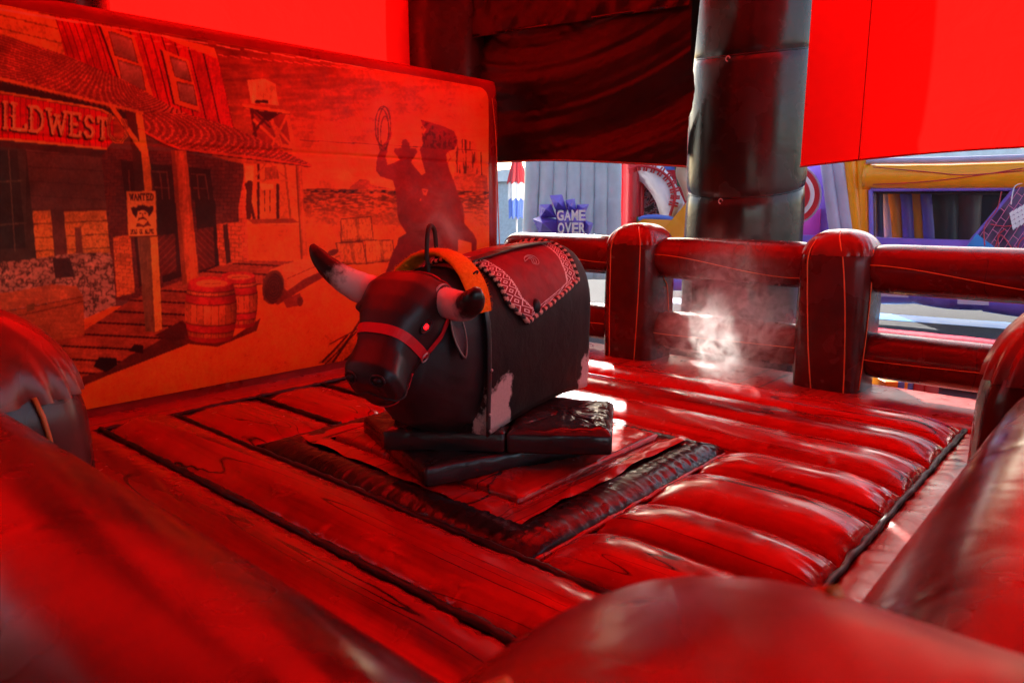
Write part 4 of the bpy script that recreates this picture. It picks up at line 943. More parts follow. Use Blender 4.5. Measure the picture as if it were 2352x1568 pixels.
def headring(u, z, a0, a1, n=40, tilt=-40, off=.004, R=.6, v0=0.0):
    """points on the head round a section through (u,0,z)"""
    ti = math.radians(tilt); ax = Vector((-math.sin(ti), 0, math.cos(ti))); c = W(u, v0, z); P = []; N = []
    zax = UD*ax.x+Vector((0, 0, ax.z))
    for i in range(n+1):
        a = math.radians(a0+(a1-a0)*i/n); d = VD*math.cos(a)+zax*math.sin(a)
        p, nn = hit(c+d*R, -d, off); P.append(p); N.append(nn)
    return P, N
M['halter'] = plain('red_webbing', (.72, .012, .022), .55)
def strap(P, N, w_, mat='halter', parent=None, name='strap', th=.004):
    V = []; F = []; m_ = len(P)
    for i in range(m_):
        t = (P[min(i+1, m_-1)]-P[max(i-1, 0)]).normalized(); b = N[i].cross(t).normalized()
        for s_, o in ((-.5, 0), (-.5, th), (.5, th), (.5, 0)): V.append(P[i]+b*w_*s_+N[i]*o)
    for i in range(m_-1):
        for k_ in range(4): F.append((i*4+k_, i*4+(k_+1) % 4, (i+1)*4+(k_+1) % 4, (i+1)*4+k_))
    F += [(3, 2, 1, 0), tuple((m_-1)*4+k_ for k_ in range(4))]
    return mesh(name, V, F, mat, parent or bull, smooth=False)
halter = None
P, N = headring(-1.0, .84, -32, 212, 44, 50, v0=vo(-1.0)); hal = strap(P, N, .050, name='halter_noseband')
ringp, ringn = P[0], N[0]; ringf, ringfn = P[-1], N[-1]
P2, N2 = headring(-1.0, .78, 205, 335, 30, -22, v0=vo(-1.0)); strap(P2, N2, .036, name='halter_chin_strap', parent=bull)
def geo(a, b, n=18, off=.004, d=None, bow=0):
    P = []; N = []
    for i in range(n+1):
        p = Vector(a).lerp(Vector(b), i/n); r = bvh.find_nearest(p); P.append(r[0]+r[1]*off); N.append(r[1])
    return P, N
eyeL = {}
for s_, rp in ((1, ringp), (-1, ringf)):
    top = hit(W(-.74, s_*.5, 1.02), -VD*s_, .004)[0]
    P, N = geo(rp, top, 24); strap(P, N, .036, name='halter_cheek_strap')
    q, nn = bvh.find_nearest(rp)[:2]
    tx = nn.orthogonal().normalized(); ty = nn.cross(tx)
    mesh('halter_ring', *sweep([q+nn*.010+tx*.026*math.cos(a*2*math.pi/20)+ty*.026*math.sin(a*2*math.pi/20) for a in range(21)], .0045, 6), 'rivet', bull)
P, N = headring(-.74, 1.02, 5, 175, 40, 12); strap(P, N, .022, name='halter_crown_strap')
# eyes
t = NT('eye_red'); M['eye'] = t.fin((.8, .01, .01, 1), .15, None); t.p.inputs['Emission Color'].default_value = (1, .005, .008, 1); t.p.inputs['Emission Strength'].default_value = 1.2
for s_ in (1, -1):
    q, nn = hit(W(-.955, s_*.5+vo(-.95), .935), -VD*s_)
    tdir = (AXH-nn*AXH.dot(nn)).normalized(); bdir = nn.cross(tdir)
    e = mesh('eye', *ellipsoid(q-nn*.002, (.015, .015, .015), 16, 10), 'eye', head)
    lid = [q+nn*.004+tdir*.040*math.cos(a)+bdir*.022*math.sin(a) for a in [k_*2*math.pi/24 for k_ in range(25)]]
    mesh('eyelid', *sweep(lid, .0065, 6), 'muzzle', head)
for s_ in (1, -1):   # nostrils and mouth line
    q, nn = hit(W(-1.6, s_*.082+vo(-1.2), .722), UD)
    tx = VD*s_
    nl = [q+nn*.003+(tx*.036*math.cos(a)+nn.cross(tx)*.026*math.sin(a)) for a in [k_*2*math.pi/20 for k_ in range(21)]]
    nl = [bvh.find_nearest(p)[0]+bvh.find_nearest(p)[1]*.002 for p in nl]
    mesh('nostril_rim', *sweep(nl, .007, 6), 'muzzle', head)
    mesh('nostril', *ellipsoid(q-nn*.006, (.024, .024, .018), 12, 8), 'cord', head)
    mp_ = smooth_path([W(-1.25, vo(-1.2), .625), W(-1.21, s_*.08+vo(-1.2), .617), W(-1.13, s_*.14+vo(-1.13), .625), W(-1.04, s_*.16+vo(-1.04), .65)], 6)
    mp_ = [bvh.find_nearest(p)[0]+bvh.find_nearest(p)[1]*.001 for p in mp_]
    mesh('mouth_line', *sweep(mp_, .005, 6), 'cord', head)
# horns: white at the base, black at the tip
t = NT('horn'); uvn = t.new('TexCoord'); sp = t.new('SeparateXYZ'); t.link(uvn.outputs['UV'], sp.inputs[0])
nn_ = t.noise(t.pos(), 30, 3, .6); 
fac = t.rng(t.math('ADD', sp.outputs[0], t.math('MULTIPLY', t.math('SUBTRACT', nn_, .5), .30)), .40, .56, 0, 1)
M['horn'] = t.fin(t.mix(fac, (.72, .64, .60, 1), (.012, .010, .010, 1)), .3, t.bump(t.noise(t.pos(), 22, 3, .5, .6), .3, .008))
def horn(ctrl, rads, name):
    P = smooth_path(ctrl, 9); n = len(P); R = []
    for i in range(n):
        q = i/(n-1)*(len(rads)-1); k_ = min(int(q), len(rads)-2); R.append(rads[k_]*(1-(q-k_))+rads[k_+1]*(q-k_))
    R = [r_*(1+.05*(vn(i*.7, 3)-.5)) for i, r_ in enumerate(R)]
    V, F = sweep(P, R, 20); o = mesh(name, V, F, 'horn', bull); uv = o.data.uv_layers.new(name='UVMap')
    for lp in o.data.loops: uv.data[lp.index].uv = ((lp.vertex_index//20)/(n-1), (lp.vertex_index % 20)/20)
    return o
horn([W(-.79, -.15, 1.05), W(-.80, -.27, 1.06), W(-.84, -.38, 1.11), W(-.88, -.47, 1.18), W(-.90, -.53, 1.25), W(-.90, -.56, 1.295)], [.084, .086, .074, .057, .039, .013], 'horn')
horn([W(-.79, .15, 1.045), W(-.81, .26, 1.03), W(-.86, .37, 1.03), W(-.91, .45, 1.06), W(-.94, .49, 1.10), W(-.94, .50, 1.135)], [.074, .076, .070, .060, .044, .016], 'horn')
for s_ in (1, -1):
    c = W(-.797, s_*.205, 1.043); pts = [c+UD*.075*math.cos(a)*1.0+Vector((0, 0, .075*math.sin(a))) for a in [k_*2*math.pi/20 for k_ in range(21)]]
    mesh('horn_cuff', *sweep(pts, .008, 6), 'halter_grey', bull) if 'halter_grey' in M else mesh('horn_cuff', *sweep(pts, .008, 6), plain('grey_tape', (.35, .33, .33), .5), bull)
# ears: drooping leaves behind the horns
M['earrim'] = plain('ear_rim', (.30, .24, .2), .6)
for s_ in (1, -1):
    b0 = W(-.74, s_*.215, 1.0); tip = W(-.76, s_*.30, .755); ax = (tip-b0); L = ax.length; ax.normalize(); side = UD; nn = ax.cross(side).normalized()
    def ef(u, v):
        w_ = .052*math.sin(math.pi*min(1, .08+u*.92))**.7*(1 if u < .98 else .4); x = (v-.5)*2
        return b0+ax*L*u+side*w_*x+nn*(.020*(x*x)-.01)*s_
    ear = mesh('ear', *grid(ef, 20, 10), 'blackhide', bull); md = ear.modifiers.new('t', 'SOLIDIFY'); md.thickness = .008
    rim = [Vector(ef(i/20, 0)) for i in range(21)]+[Vector(ef(1-i/20, 1)) for i in range(21)]
    mesh('ear_rim', *sweep(rim, .0042, 5), 'earrim', ear)
# orange sheepskin collar across the withers
def fleece():
    t = NT('orange_fleece'); v = t.pos(); n = t.noise(v, 60, 4, .7); n2 = t.noise(v, 14, 3)
    return t.fin(t.ramp(n, [(.3, (.80, .15, .008)), (.7, (.98, .26, .015))]), .9, t.bump(t.math('ADD', n, n2), .8, .012), Specular_IOR_Level=.1)
M['fleece'] = fleece()
def colf(u, v):
    a = math.radians(-80+160*u); R_ = .297; w_ = .088+.008*math.sin(u*9)
    b = 2*math.pi*v; th = .022+.006*(vn(u*40, v*9)-.5)
    cz = .90
    return W(-.58+.10*math.cos(a)*.4+w_*math.cos(b)-.02, (R_+th*math.sin(b))*math.sin(a)*1.0, cz+(R_+.06+th*math.sin(b))*math.cos(a)*1.0)
collar = mesh('sheepskin_collar', *grid(colf, 60, 16, False, True), 'fleece', bull)
hv = []; hf = []
for k_ in range(1500):
    u, v = random.random(), random.uniform(.0, .5); p = Vector(colf(u, v)); c = Vector(colf(u, .25))-Vector(colf(u, .75)); d = (c.normalized()+Vector((random.gauss(0, .6), random.gauss(0, .6), random.gauss(0, .5)))).normalized()
    L = random.uniform(.006, .02); s_ = d.orthogonal().normalized()*.0012; o = len(hv); hv += [p-s_, p+s_, p+d*L]; hf.append((o, o+1, o+2))
tag(mesh('fleece_hair', hv, hf, 'fleece', collar), kind='stuff')
mesh('collar_eyelet', *sweep([Vector(colf(.80, .22))+UD*.016*math.cos(a)+VD*.016*math.sin(a)*.7+Vector((0, 0, .012*math.sin(a)+.004)) for a in [k_*2*math.pi/12 for k_ in range(13)]], .005, 5), 'cord', collar)
# rope handle
hp = smooth_path([W(-.66, .02, 1.13), W(-.665, .01, 1.25), W(-.64, 0, 1.36), W(-.59, -.02, 1.395), W(-.54, -.03, 1.36), W(-.52, -.035, 1.22)], 8)
mesh('grip_handle', *sweep(hp, .012, 10), plain('grip_rope', (.02, .014, .012), .7), bull)
# saddle blanket: curved pad laid over the back
def ublim(a):
    """front and rear edge for a = 0 (spine) .. 1 (tip on the flank)"""
    f_ = -.42+.06*a+(.16*max(0, (a-.78)/.22)**1.3); r_ = .53-.07*a-(.66*max(0, (a-.76)/.24)**1.15)
    r_ = max(r_, f_+.02*(1-a)+.012); return f_, r_
def blk(s, b, off=.010):
    a = abs(s); f_, r_ = ublim(a); u = f_+(r_-f_)*b
    return PH(u, .5-s*.245*1.0, off+.004*vn(u*14, s*9))
NS, NB = 120, 40
V, F = grid(lambda p, q: blk(p*2-1, q), NS, NB)
t = NT('saddle_blanket'); tc = t.new('TexCoord'); sp = t.new('SeparateXYZ'); t.link(tc.outputs['UV'], sp.inputs[0])
de, al = sp.outputs[0], sp.outputs[1]
band = t.math('MULTIPLY', t.math('GREATER_THAN', de, .018), t.math('LESS_THAN', de, .105))
dia = t.math('ADD', t.math('ABSOLUTE', t.math('SUBTRACT', t.math('FRACT', t.math('MULTIPLY', al, 15)), .5)), t.math('ABSOLUTE', t.math('DIVIDE', t.math('SUBTRACT', de, .061), .085)))
dl = t.math('LESS_THAN', t.math('ABSOLUTE', t.math('SUBTRACT', t.math('FRACT', t.math('MULTIPLY', dia, 2.6)), .5)), .13)
edge = t.math('ADD', t.math('LESS_THAN', t.math('ABSOLUTE', t.math('SUBTRACT', de, .014)), .006), t.math('LESS_THAN', t.math('ABSOLUTE', t.math('SUBTRACT', de, .112)), .007))
lace = t.math('GREATER_THAN', t.noise(t.pos(), 150, 2), .45)
fac = t.math('MINIMUM', t.math('ADD', t.math('MULTIPLY', band, dl), t.math('MULTIPLY', edge, lace)), 1)
wob = t.noise(t.pos(), 12, 3, .5, .5)
M['blanket'] = t.fin(t.mix(fac, t.ramp(wob, [(.3, (.20, .006, .012)), (.7, (.30, .010, .018))]), (.85, .66, .64, 1)), .6, t.bump(wob, .4, .012), Specular_IOR_Level=.25)
bl = mesh('saddle_blanket', V, F, 'blanket', bull); uv = bl.data.uv_layers.new(name='UVMap')
for lp in bl.data.loops:
    i, j = divmod(lp.vertex_index, NB+1); s = i/NS*2-1; a = abs(s); f_, r_ = ublim(a); wd = (r_-f_)
    b = j/NB; de_ = min(b, 1-b)*wd*(1/(1+.8*max(0, a-.4))); uv.data[lp.index].uv = (de_, s*.62+(0.0 if b < .5 else .013))
md = bl.modifiers.new('t', 'SOLIDIFY'); md.thickness = .010; md.offset = -1
# braided edge in alternating bands
ring_ = [blk(s_, 0, .014) for s_ in np.linspace(-1, 1, 220)]+[blk(s_, 1, .014) for s_ in np.linspace(1, -1, 220)]
ring_.append(ring_[0])
res = []
for i in range(len(ring_)-1):
    n_ = max(1, int((ring_[i+1]-ring_[i]).length/.006))
    for k_ in range(n_): res.append(ring_[i].lerp(ring_[i+1], k_/n_))
V, F = sweep(res, [.0135*(1+.12*math.sin(i*1.1)) for i in range(len(res))], 8)
fm = [((i//8+(i % 8)//3) // 4) % 2 for i in range(len(F))]
mesh('braided_edge', V, F, None, bl, mats=[plain('braid_tan', (.62, .36, .28), .7), plain('braid_black', (.02, .012, .012), .7)], fm=fm)
# black strap over the seat, from the collar to the back
P = [PH(-.42+.90*i/30, .462, .020) for i in range(31)]; N = [Vector((0, 0, 1))]*31
strap(P, N, .075, 'cord', bl, 'seat_strap', .006)
mesh('blanket_slot', *ellipsoid(blk(.90, .5, .006), (.03, .03, .045), 14, 10), 'cord', bl)
M['print'] = plain('pale_print', (.62, .42, .42), .6)
def decal(s0, b0, pts, w_=.0022):
    P = [blk(s0+y/.62*1.0, b0+x/.85, .0135) for x, y in pts]; mesh('paisley_print', *sweep(P, w_, 4), 'print', bl)
pai = [(.0, .0), (.03, -.035), (.08, -.045), (.12, -.02), (.125, .02), (.10, .05), (.07, .045), (.075, .02), (.085, 0), (.07, -.02), (.04, -.012), (.0, .0)]
for sgn in (1, -1):
    for sc_ in (1, .8): decal(sgn*.42, .42, [(x*sc_, y*sc_*sgn) for x, y in [tuple(p)[:2] for p in smooth_path([(*q, 0) for q in pai], 5)]])
settle(bull)

# ================================================================ OUTSIDE THE TENT
class Frame:
    """ground frame at a distance, its x axis running across the view and y away from the arena"""
    def __init__(s, pxc, dist, name, label, cat, group=None, yaw=0):
        d = ray(pxc, 471); h = Vector((d.x, d.y, 0)).normalized()
        s.o = Vector((h.x*dist, h.y*dist, GZ)); a = math.atan2(h.y, h.x)-math.pi/2+math.radians(yaw)
        s.ex = Vector((math.cos(a), math.sin(a), 0)); s.ey = Vector((-math.sin(a), math.cos(a), 0))
        s.root = empty(name, s.o, a); tag(s.root, label, cat, group)
    def p(s, px_, py_, y=0.0):
        d = ray(px_, py_); q = s.o+s.ey*y; c = Vector((0, 0, CAMH)); t_ = (q-c).dot(s.ey)/d.dot(s.ey); return c+d*t_
    def tube(s, name, pts, r, mat, y=0, n=14, parent=None, seed=1, flat=None):
        P = smooth_path([s.p(*q, y) if len(q) == 2 else s.p(*q) for q in pts], 8); R = r if isinstance(r, list) else [r*(1+.05*(vn(i*.8, seed)-.5)) for i in range(len(P))]
        if isinstance(r, list): R = [np.interp(i/(len(P)-1)*(len(r)-1), range(len(r)), r) for i in range(len(P))]
        return mesh(name, *sweep(P, R, n), mat, parent or s.root)
    def slab(s, name, pts, y0, th, mat, parent=None, bulge=.0, smooth=False):
        A = [s.p(*q, y0) for q in pts]; B = [a_+s.ey*th for a_ in A]; n = len(A)
        c = sum(A, Vector())/n-s.ey*bulge; V = A+B+[c]
        F = [(i, (i+1) % n, 2*n) for i in range(n)]+[tuple(reversed(range(n, 2*n)))]+[((i+1) % n, i, n+i, n+(i+1) % n) for i in range(n)]
        return mesh(name, V, F, mat, parent or s.root, smooth)
    def done(s): settle(s.root)
for nm, c, r_ in (('grey_infl', (.62, .68, .71), .4), ('red_infl', (.55, .02, .03), .35), ('white_infl', (.85, .86, .88), .4), ('orange_infl', (1.0, .33, .005), .35), ('purple_infl', (.22, .14, .62), .32), ('blue_infl', (.12, .22, .70), .35),
                  ('green_infl', (.03, .20, .10), .4), ('beige_infl', (.62, .42, .28), .45), ('lilac_infl', (.48, .44, .58), .4), ('dark_infl', (.05, .045, .05), .4), ('brown_infl', (.16, .08, .07), .4), ('cyan_infl', (.03, .30, .75), .35), ('pink_infl', (.62, .05, .08), .3), ('magenta_infl', (.40, .05, .38), .35), ('yellow_infl', (.80, .50, .10), .4), ('navy_infl', (.05, .04, .14), .35)):
    M[nm] = vinyl(nm, c, r_, .12, .5, 5, .08)
# grey ribbed slide back
f = Frame(1312, 13.2, 'inflatable_slide', 'tall pale grey ribbed inflatable seen under the black curtain', 'inflatable')
xe = [1203, 1238, 1270, 1301, 1333, 1365, 1396, 1424]
for i in range(7):
    a, b = xe[i], xe[i+1]; ln = (1312-(a+b)/2)*.0
    f.tube('rib', [((a+b)/2+6-i*1.2, 250), ((a+b)/2+3-i*.6, 400), ((a+b)/2, 452), ((a+b)/2-1, 480), ((a+b)/2-6+i*.8, 640)], [.145, .142, .13, .136, .15], 'grey_infl', 0, 16, seed=i)
f.slab('back_sheet', [(1210, 250), (1420, 250), (1424, 640), (1198, 640)], .05, .3, 'grey_infl'); f.done()
# game over sign
f = Frame(1300, 12.3, 'inflatable_sign', 'purple star shaped inflatable sign with white GAME OVER letters', 'sign')
def spike(cx, cy, pts, dep=.25):
    A = [f.p(*q, .05) for q in pts]; n = len(A); c = f.p(cx, cy, -dep)
    V = A+[c]+[a_+f.ey*.2 for a_ in A]; F = [(i, (i+1) % n, n) for i in range(n)]+[((i+1) % n, i, n+1+i, n+1+(i+1) % n) for i in range(n)]+[tuple(range(2*n, n, -1))]
    mesh('spike', V, F, 'purple_infl', f.root, False)
for cx, cy, pts in ((1282, 465, [(1262, 449), (1291, 447), (1303, 485), (1276, 482)]), (1308, 472, [(1299, 460), (1320, 456), (1325, 485), (1303, 486)]), (1254, 480, [(1238, 470), (1266, 469), (1278, 500), (1240, 500)]), (1246, 512, [(1223, 503), (1240, 497), (1282, 505), (1282, 545), (1240, 540)]), (1340, 478, [(1325, 470), (1353, 469), (1344, 490), (1324, 488)]), (1352, 518, [(1342, 505), (1363, 513), (1352, 545), (1338, 545)]), (1310, 500, [(1276, 480), (1344, 484), (1350, 555), (1280, 555)])): spike(cx, cy, pts)
M['letter'] = plain('white_letter', (.93, .93, .95), .4); M['letterside'] = plain('letter_side', (.25, .23, .27), .5)
def word_mesh(txt, x0, x1, yt, yb, y, mat, parent, ex=.05):
    w_ = (x1-x0)/len(txt)
    for k_, ch in enumerate(txt):
        cu = bpy.data.curves.new('letter', 'FONT'); cu.body = ch; cu.extrude = .12; cu.offset = .035; cu.resolution_u = 3
        ob = bpy.data.objects.new('letter', cu); COL.objects.link(ob); d_ = bpy.context.evaluated_depsgraph_get(); me_ = bpy.data.meshes.new_from_object(ob.evaluated_get(d_)); bpy.data.objects.remove(ob)
        co_ = np.array([v.co[:] for v in me_.vertices]); mn, mx = co_.min(0), co_.max(0)
        xa, xb = x0+k_*w_, x0+(k_+1)*w_-1.0; V = []
        for c_ in co_:
            s_ = (c_[0]-mn[0])/(mx[0]-mn[0]+1e-6); t_ = (c_[1]-mn[1])/(mx[1]-mn[1]+1e-6); zz = (c_[2]-mn[2])/(mx[2]-mn[2]+1e-6)
            V.append(f.p(xa+(xb-xa)*s_, yb+(yt-yb)*t_, y-ex*zz))
        mesh('letter', V, [p.vertices[:] for p in me_.polygons], mat, parent, False); bpy.data.meshes.remove(me_)
word_mesh('GAME', 1279, 1346, 482, 507, -.28, 'letter', f.root, .12); word_mesh('OVER', 1281, 1346, 511, 537, -.28, 'letter', f.root, .12); f.done()
# sports game with the baseball arch
f = Frame(1500, 14.0, 'inflatable_game', 'red inflatable sports game with a white baseball arch and red stitching', 'inflatable')
f.tube('column', [(1428, 240), (1426, 420), (1424, 640)], .10, 'red_infl'); f.tube('column', [(1452, 240), (1450, 420), (1446, 640)], .15, 'red_infl', -.1)
f.slab('side_panel', [(1458, 330), (1478, 340), (1478, 520), (1456, 520)], .15, .2, 'red_infl'); f.tube('column', [(1472, 400), (1470, 500)], .07, 'red_infl', .1)
f.slab('back_panel', [(1465, 300), (1600, 300), (1600, 545), (1465, 545)], .6, .1, 'red_infl')
t = NT('sports_print'); n_ = t.noise(t.pos(), 7, 3, .6, 1.5); M['sportsprint'] = t.fin(t.ramp(n_, [(.36, (.02, .02, .022)), (.46, (.10, .10, .11)), (.5, (.5, .5, .52)), (.56, (.45, .04, .05)), (.64, (.05, .05, .06))]), .45)
f.slab('printed_panel', [(1476, 405), (1545, 405), (1545, 502), (1476, 502)], .35, .1, 'sportsprint')
arc = [(1440, 364), (1477, 366), (1517, 375), (1539, 402), (1557, 431), (1573, 467), (1545, 505), (1518, 505), (1515, 492), (1507, 466), (1495, 444), (1477, 422), (1451, 402), (1440, 397)]
out_ = arc[:7]; inn = arc[:6:-1]
def arcf(u, v):
    o1 = np.array(out_); i1 = np.array(inn); k_ = u*(len(out_)-1); a = min(int(k_), len(out_)-2); o_ = o1[a]*(1-k_+a)+o1[a+1]*(k_-a)
    k2 = u*(len(inn)-1); b = min(int(k2), len(inn)-2); i_ = i1[b]*(1-k2+b)+i1[b+1]*(k2-b); q = o_*(1-v)+i_*v
    return f.p(q[0], q[1], -.05-.16*math.sin(math.pi*v)**.6)
ar = mesh('baseball_arch', *grid(arcf, 40, 12), 'white_infl', f.root); f.slab('arch_back', arc, -.03, .25, 'white_infl', ar)
st_ = [(1442, 388), (1451, 386), (1467, 381), (1489, 383), (1513, 391), (1533, 406), (1546, 426), (1551, 448), (1547, 468), (1539, 495)]
def onarc(p): return f.p(p[0], p[1], -.235)
sp_ = smooth_path([onarc(p) for p in st_], 8); mesh('stitch_line', *sweep(sp_, .026, 6), 'red_infl', ar)
for i in range(4, len(sp_)-4, 6):
    for o_ in (-1, 1):
        c_ = sp_[i+o_]; tg = (sp_[i+1]-sp_[i-1]).normalized(); nm_ = f.ey.cross(tg).normalized()
        mesh('stitch', *sweep([c_-nm_*.085, c_+nm_*.085], .018, 5), 'red_infl', ar)
f.slab('blue_block', [(1522, 374), (1552, 376), (1552, 390), (1530, 390)], .2, .2, 'blue_infl'); f.slab('green_panel', [(1549, 380), (1566, 383), (1562, 430), (1556, 425)], .1, .1, 'green_infl')
f.tube('figure_arm', [(1572, 378), (1568, 400), (1578, 430), (1586, 458)], [.14, .12, .1, .09], 'beige_infl', -.1); f.slab('green_block', [(1445, 494), (1476, 500), (1472, 545), (1440, 545)], -.2, .4, 'green_infl')
cu_ = f.slab('orange_cushion', [(1462, 512), (1477, 503), (1545, 505), (1585, 458), (1592, 600), (1462, 600)], -.6, .5, 'orange_infl', None, .08)
f.tube('blue_bolster', [(1468, 507), (1480, 501), (1510, 499), (1546, 505)], .05, 'blue_infl', -.55); f.done()
# parasol
f = Frame(1186, 15.0, 'parasol', 'folded parasol in red, white and blue bands beside the mural wall', 'parasol')
def par(z0, z1, r0, r1, mat):
    def g_(u, v):
        a = 2*math.pi*u; r_ = (r0+(r1-r0)*v)*(1+.13*math.cos(a*9)); c = f.p(1187, z0+(z1-z0)*v); return c+f.ex*r_*math.cos(a)+f.ey*r_*math.sin(a)+Vector((0, 0, -.03*math.cos(a*9)*(v > .95)))
    mesh('canopy_band', *grid(g_, 72, 10, True), mat, f.root)
par(355, 420, .06, .19, 'red_infl'); par(419, 458, .165, .17, 'white_infl'); par(456, 500, .16, .15, 'blue_infl')
mesh('pole', *sweep([f.p(1187, 350), Vector((f.p(1187, 350).x, f.p(1187, 350).y, GZ))], .02, 8), 'white_infl', f.root); f.done()
for pxc, dist, w_, h_, mat, lb in ((1182, 15.6, .55, .75, 'yellow_infl', 'yellow box standing beneath the folded parasol'), (1180, 17.5, 1.4, .5, 'white_infl', 'white folding table far off beneath the folded parasol')):
    f = Frame(pxc, dist, 'box' if 'box' in lb else 'table', lb, 'box' if 'box' in lb else 'table')
    V, F = boxg((0, 0, h_/2 if 'box' in lb else h_), (w_/2, .25, h_/2 if 'box' in lb else .03), 0, .02); R_ = f.root.rotation_euler.z
    o = mesh('body' if 'box' in lb else 'tabletop', V, F, mat); o.parent = f.root
    if 'table' in lb:
        for sx in (-1, 1):
            for sy in (-1, 1): mesh('leg', *sweep([(sx*w_*.45, sy*.2, 0), (sx*w_*.45, sy*.2, h_)], .02, 6), 'white_infl').parent = f.root
    else: mesh('lid', *boxg((0, 0, h_+.03), (w_/2+.02, .27, .03), 0, .01), 'white_infl').parent = f.root
# big orange and purple game on the right
f = Frame(2080, 13.4, 'inflatable_game', 'large orange and purple inflatable game with a dark netted opening', 'inflatable', yaw=-6)
f.slab('purple_panel', [(1815, 360), (1905, 372), (1925, 600), (1815, 600)], .3, .3, 'purple_infl'); f.slab('magenta_panel', [(1820, 500), (1885, 480), (1880, 600), (1820, 600)], .24, .05, 'magenta_infl')
for k_, (xt, xb, mt) in enumerate(((1895, 1925, 'lilac_infl'), (1921, 1955, 'lilac_infl'), (1950, 1974, 'orange_infl'), (1983, 1989, 'orange_infl'))):
    f.tube('rib', [(xt, 330), ((xt+xb)/2, 450), (xb, 560)], .115, mt, .05, seed=k_)
f.tube('top_beam', [(1990, 370), (2180, 368), (2480, 358)], .05, 'lilac_infl', -.05)
f.tube('orange_beam', [(1985, 407), (2150, 408), (2480, 402)], .20, 'orange_infl', 0)
for pts in ([(2005, 384), (2140, 396), (2220, 402), (2352, 392)], [(2005, 424), (2120, 418), (2240, 404), (2352, 386)]): f.tube('printed_line', pts, .008, 'red_infl', -.2, 6)
f.tube('frame_tube', [(2000, 436), (2330, 434)], .03, 'purple_infl', -.08); f.tube('frame_tube', [(2000, 436), (2002, 600)], .035, 'purple_infl', -.08); f.tube('frame_tube', [(2332, 434), (2270, 508), (2208, 582)], .035, 'purple_infl', -.08)
f.slab('inner_wall', [(1990, 400), (2360, 400), (2360, 640), (1990, 640)], 1.6, .1, 'dark_infl'); f.slab('inner_roof', [(1990, 425), (2350, 425), (2350, 445), (1990, 445)], .0, 1.6, 'dark_infl')
for k_, (xt, xb, r_, mt, y_) in enumerate(((2018, 2022, .06, 'navy_infl', .2), (2030, 2050, .12, 'lilac_infl', .5), (2046, 2068, .17, 'orange_infl', .55), (2080, 2090, .09, 'purple_infl', .4), (2102, 2122, .15, 'orange_infl', .5), (2124, 2138, .08, 'purple_infl', .35), (2165, 2170, .24, 'dark_infl', .9), (2222, 2212, .22, 'brown_infl', 1.0))):
    f.tube('inner_column', [(xt, 420), ((xt+xb)/2, 500), (xb, 620)], r_, mt, y_, seed=k_)
for xx in (2155, 2180): mesh('inner_cushion', *ellipsoid(f.p(xx, 570, .4), (.17, .17, .07)), 'navy_infl', f.root)
t = NT('circuit_print'); v = t.pos(); br_ = t.new('TexBrick'); t.link(t.pos((1, 1, 1), rot=(0, .9, .5)), br_.inputs[0]); br_.inputs['Scale'].default_value = 3.0; br_.inputs['Mortar Size'].default_value = .012
M['circuit'] = t.fin(t.mix(br_.outputs['Fac'], t.ramp(t.noise(v, 3, 2), [(.35, (.03, .025, .07)), (.5, (.10, .09, .16)), (.65, (.16, .05, .28))]), (.75, .25, .45, 1)), .35)
t = NT('black_net'); tr_ = t.new('BsdfTransparent'); mx_ = t.new('MixShader'); t.fin((.012, .012, .012, 1), .6); mx_.inputs[0].default_value = .42; t.link(tr_.outputs[0], mx_.inputs[1]); t.link(t.p.outputs[0], mx_.inputs[2]); t.link(mx_.outputs[0], t.out.inputs[0]); M['net'] = t.m
mesh('window_net', [f.p(2000, 437, -.02), f.p(2331, 435, -.02), f.p(2205, 585, -.02), f.p(2150, 610, -.02), f.p(2000, 610, -.02)], [(0, 1, 2, 3, 4)], 'net', f.root, False)
pn = f.slab('sloped_panel', [(2334, 434), (2460, 300), (2480, 640), (2190, 610)], -.12, .3, 'circuit')
f.slab('blue_corner', [(2210, 579), (2243, 537), (2345, 612), (2200, 600)], -.16, .03, 'cyan_infl', pn)
for i in range(6):
    for j in range(4):
        a = (2318+i*9+j*2, 490+j*10+i*3-i*8); f.slab('white_tile', [a, (a[0]+8, a[1]-7), (a[0]+11, a[1]+1), (a[0]+3, a[1]+9)], -.17, .02, 'white_infl', pn)
for pts in ([(2262, 565), (2262, 520), (2290, 480), (2300, 440)], [(2285, 570), (2300, 540), (2330, 580)], [(2275, 515), (2310, 520), (2352, 512)], [(2300, 590), (2292, 545), (2310, 525)], [(2322, 470), (2330, 430), (2352, 420)], [(2330, 600), (2340, 560), (2352, 545)]): f.tube('printed_line', pts, .008, 'white_infl' if pts[0][0] == 2322 else 'pink_infl', -.16, 6, pn)
d0 = at_z(1500, 661, GZ); d1 = at_z(2420, 765, GZ)
# target disc
for r_, mt, y_ in ((72, 'lilac_infl', -.10), (68, 'red_infl', -.14), (56, 'white_infl', -.18), (46, 'red_infl', -.22)):
    f.slab('target_ring', [(1814+r_*math.cos(a), 446+r_*math.sin(a)) for a in [k_*2*math.pi/40 for k_ in range(40)]], y_, .06, mt, None, .02)
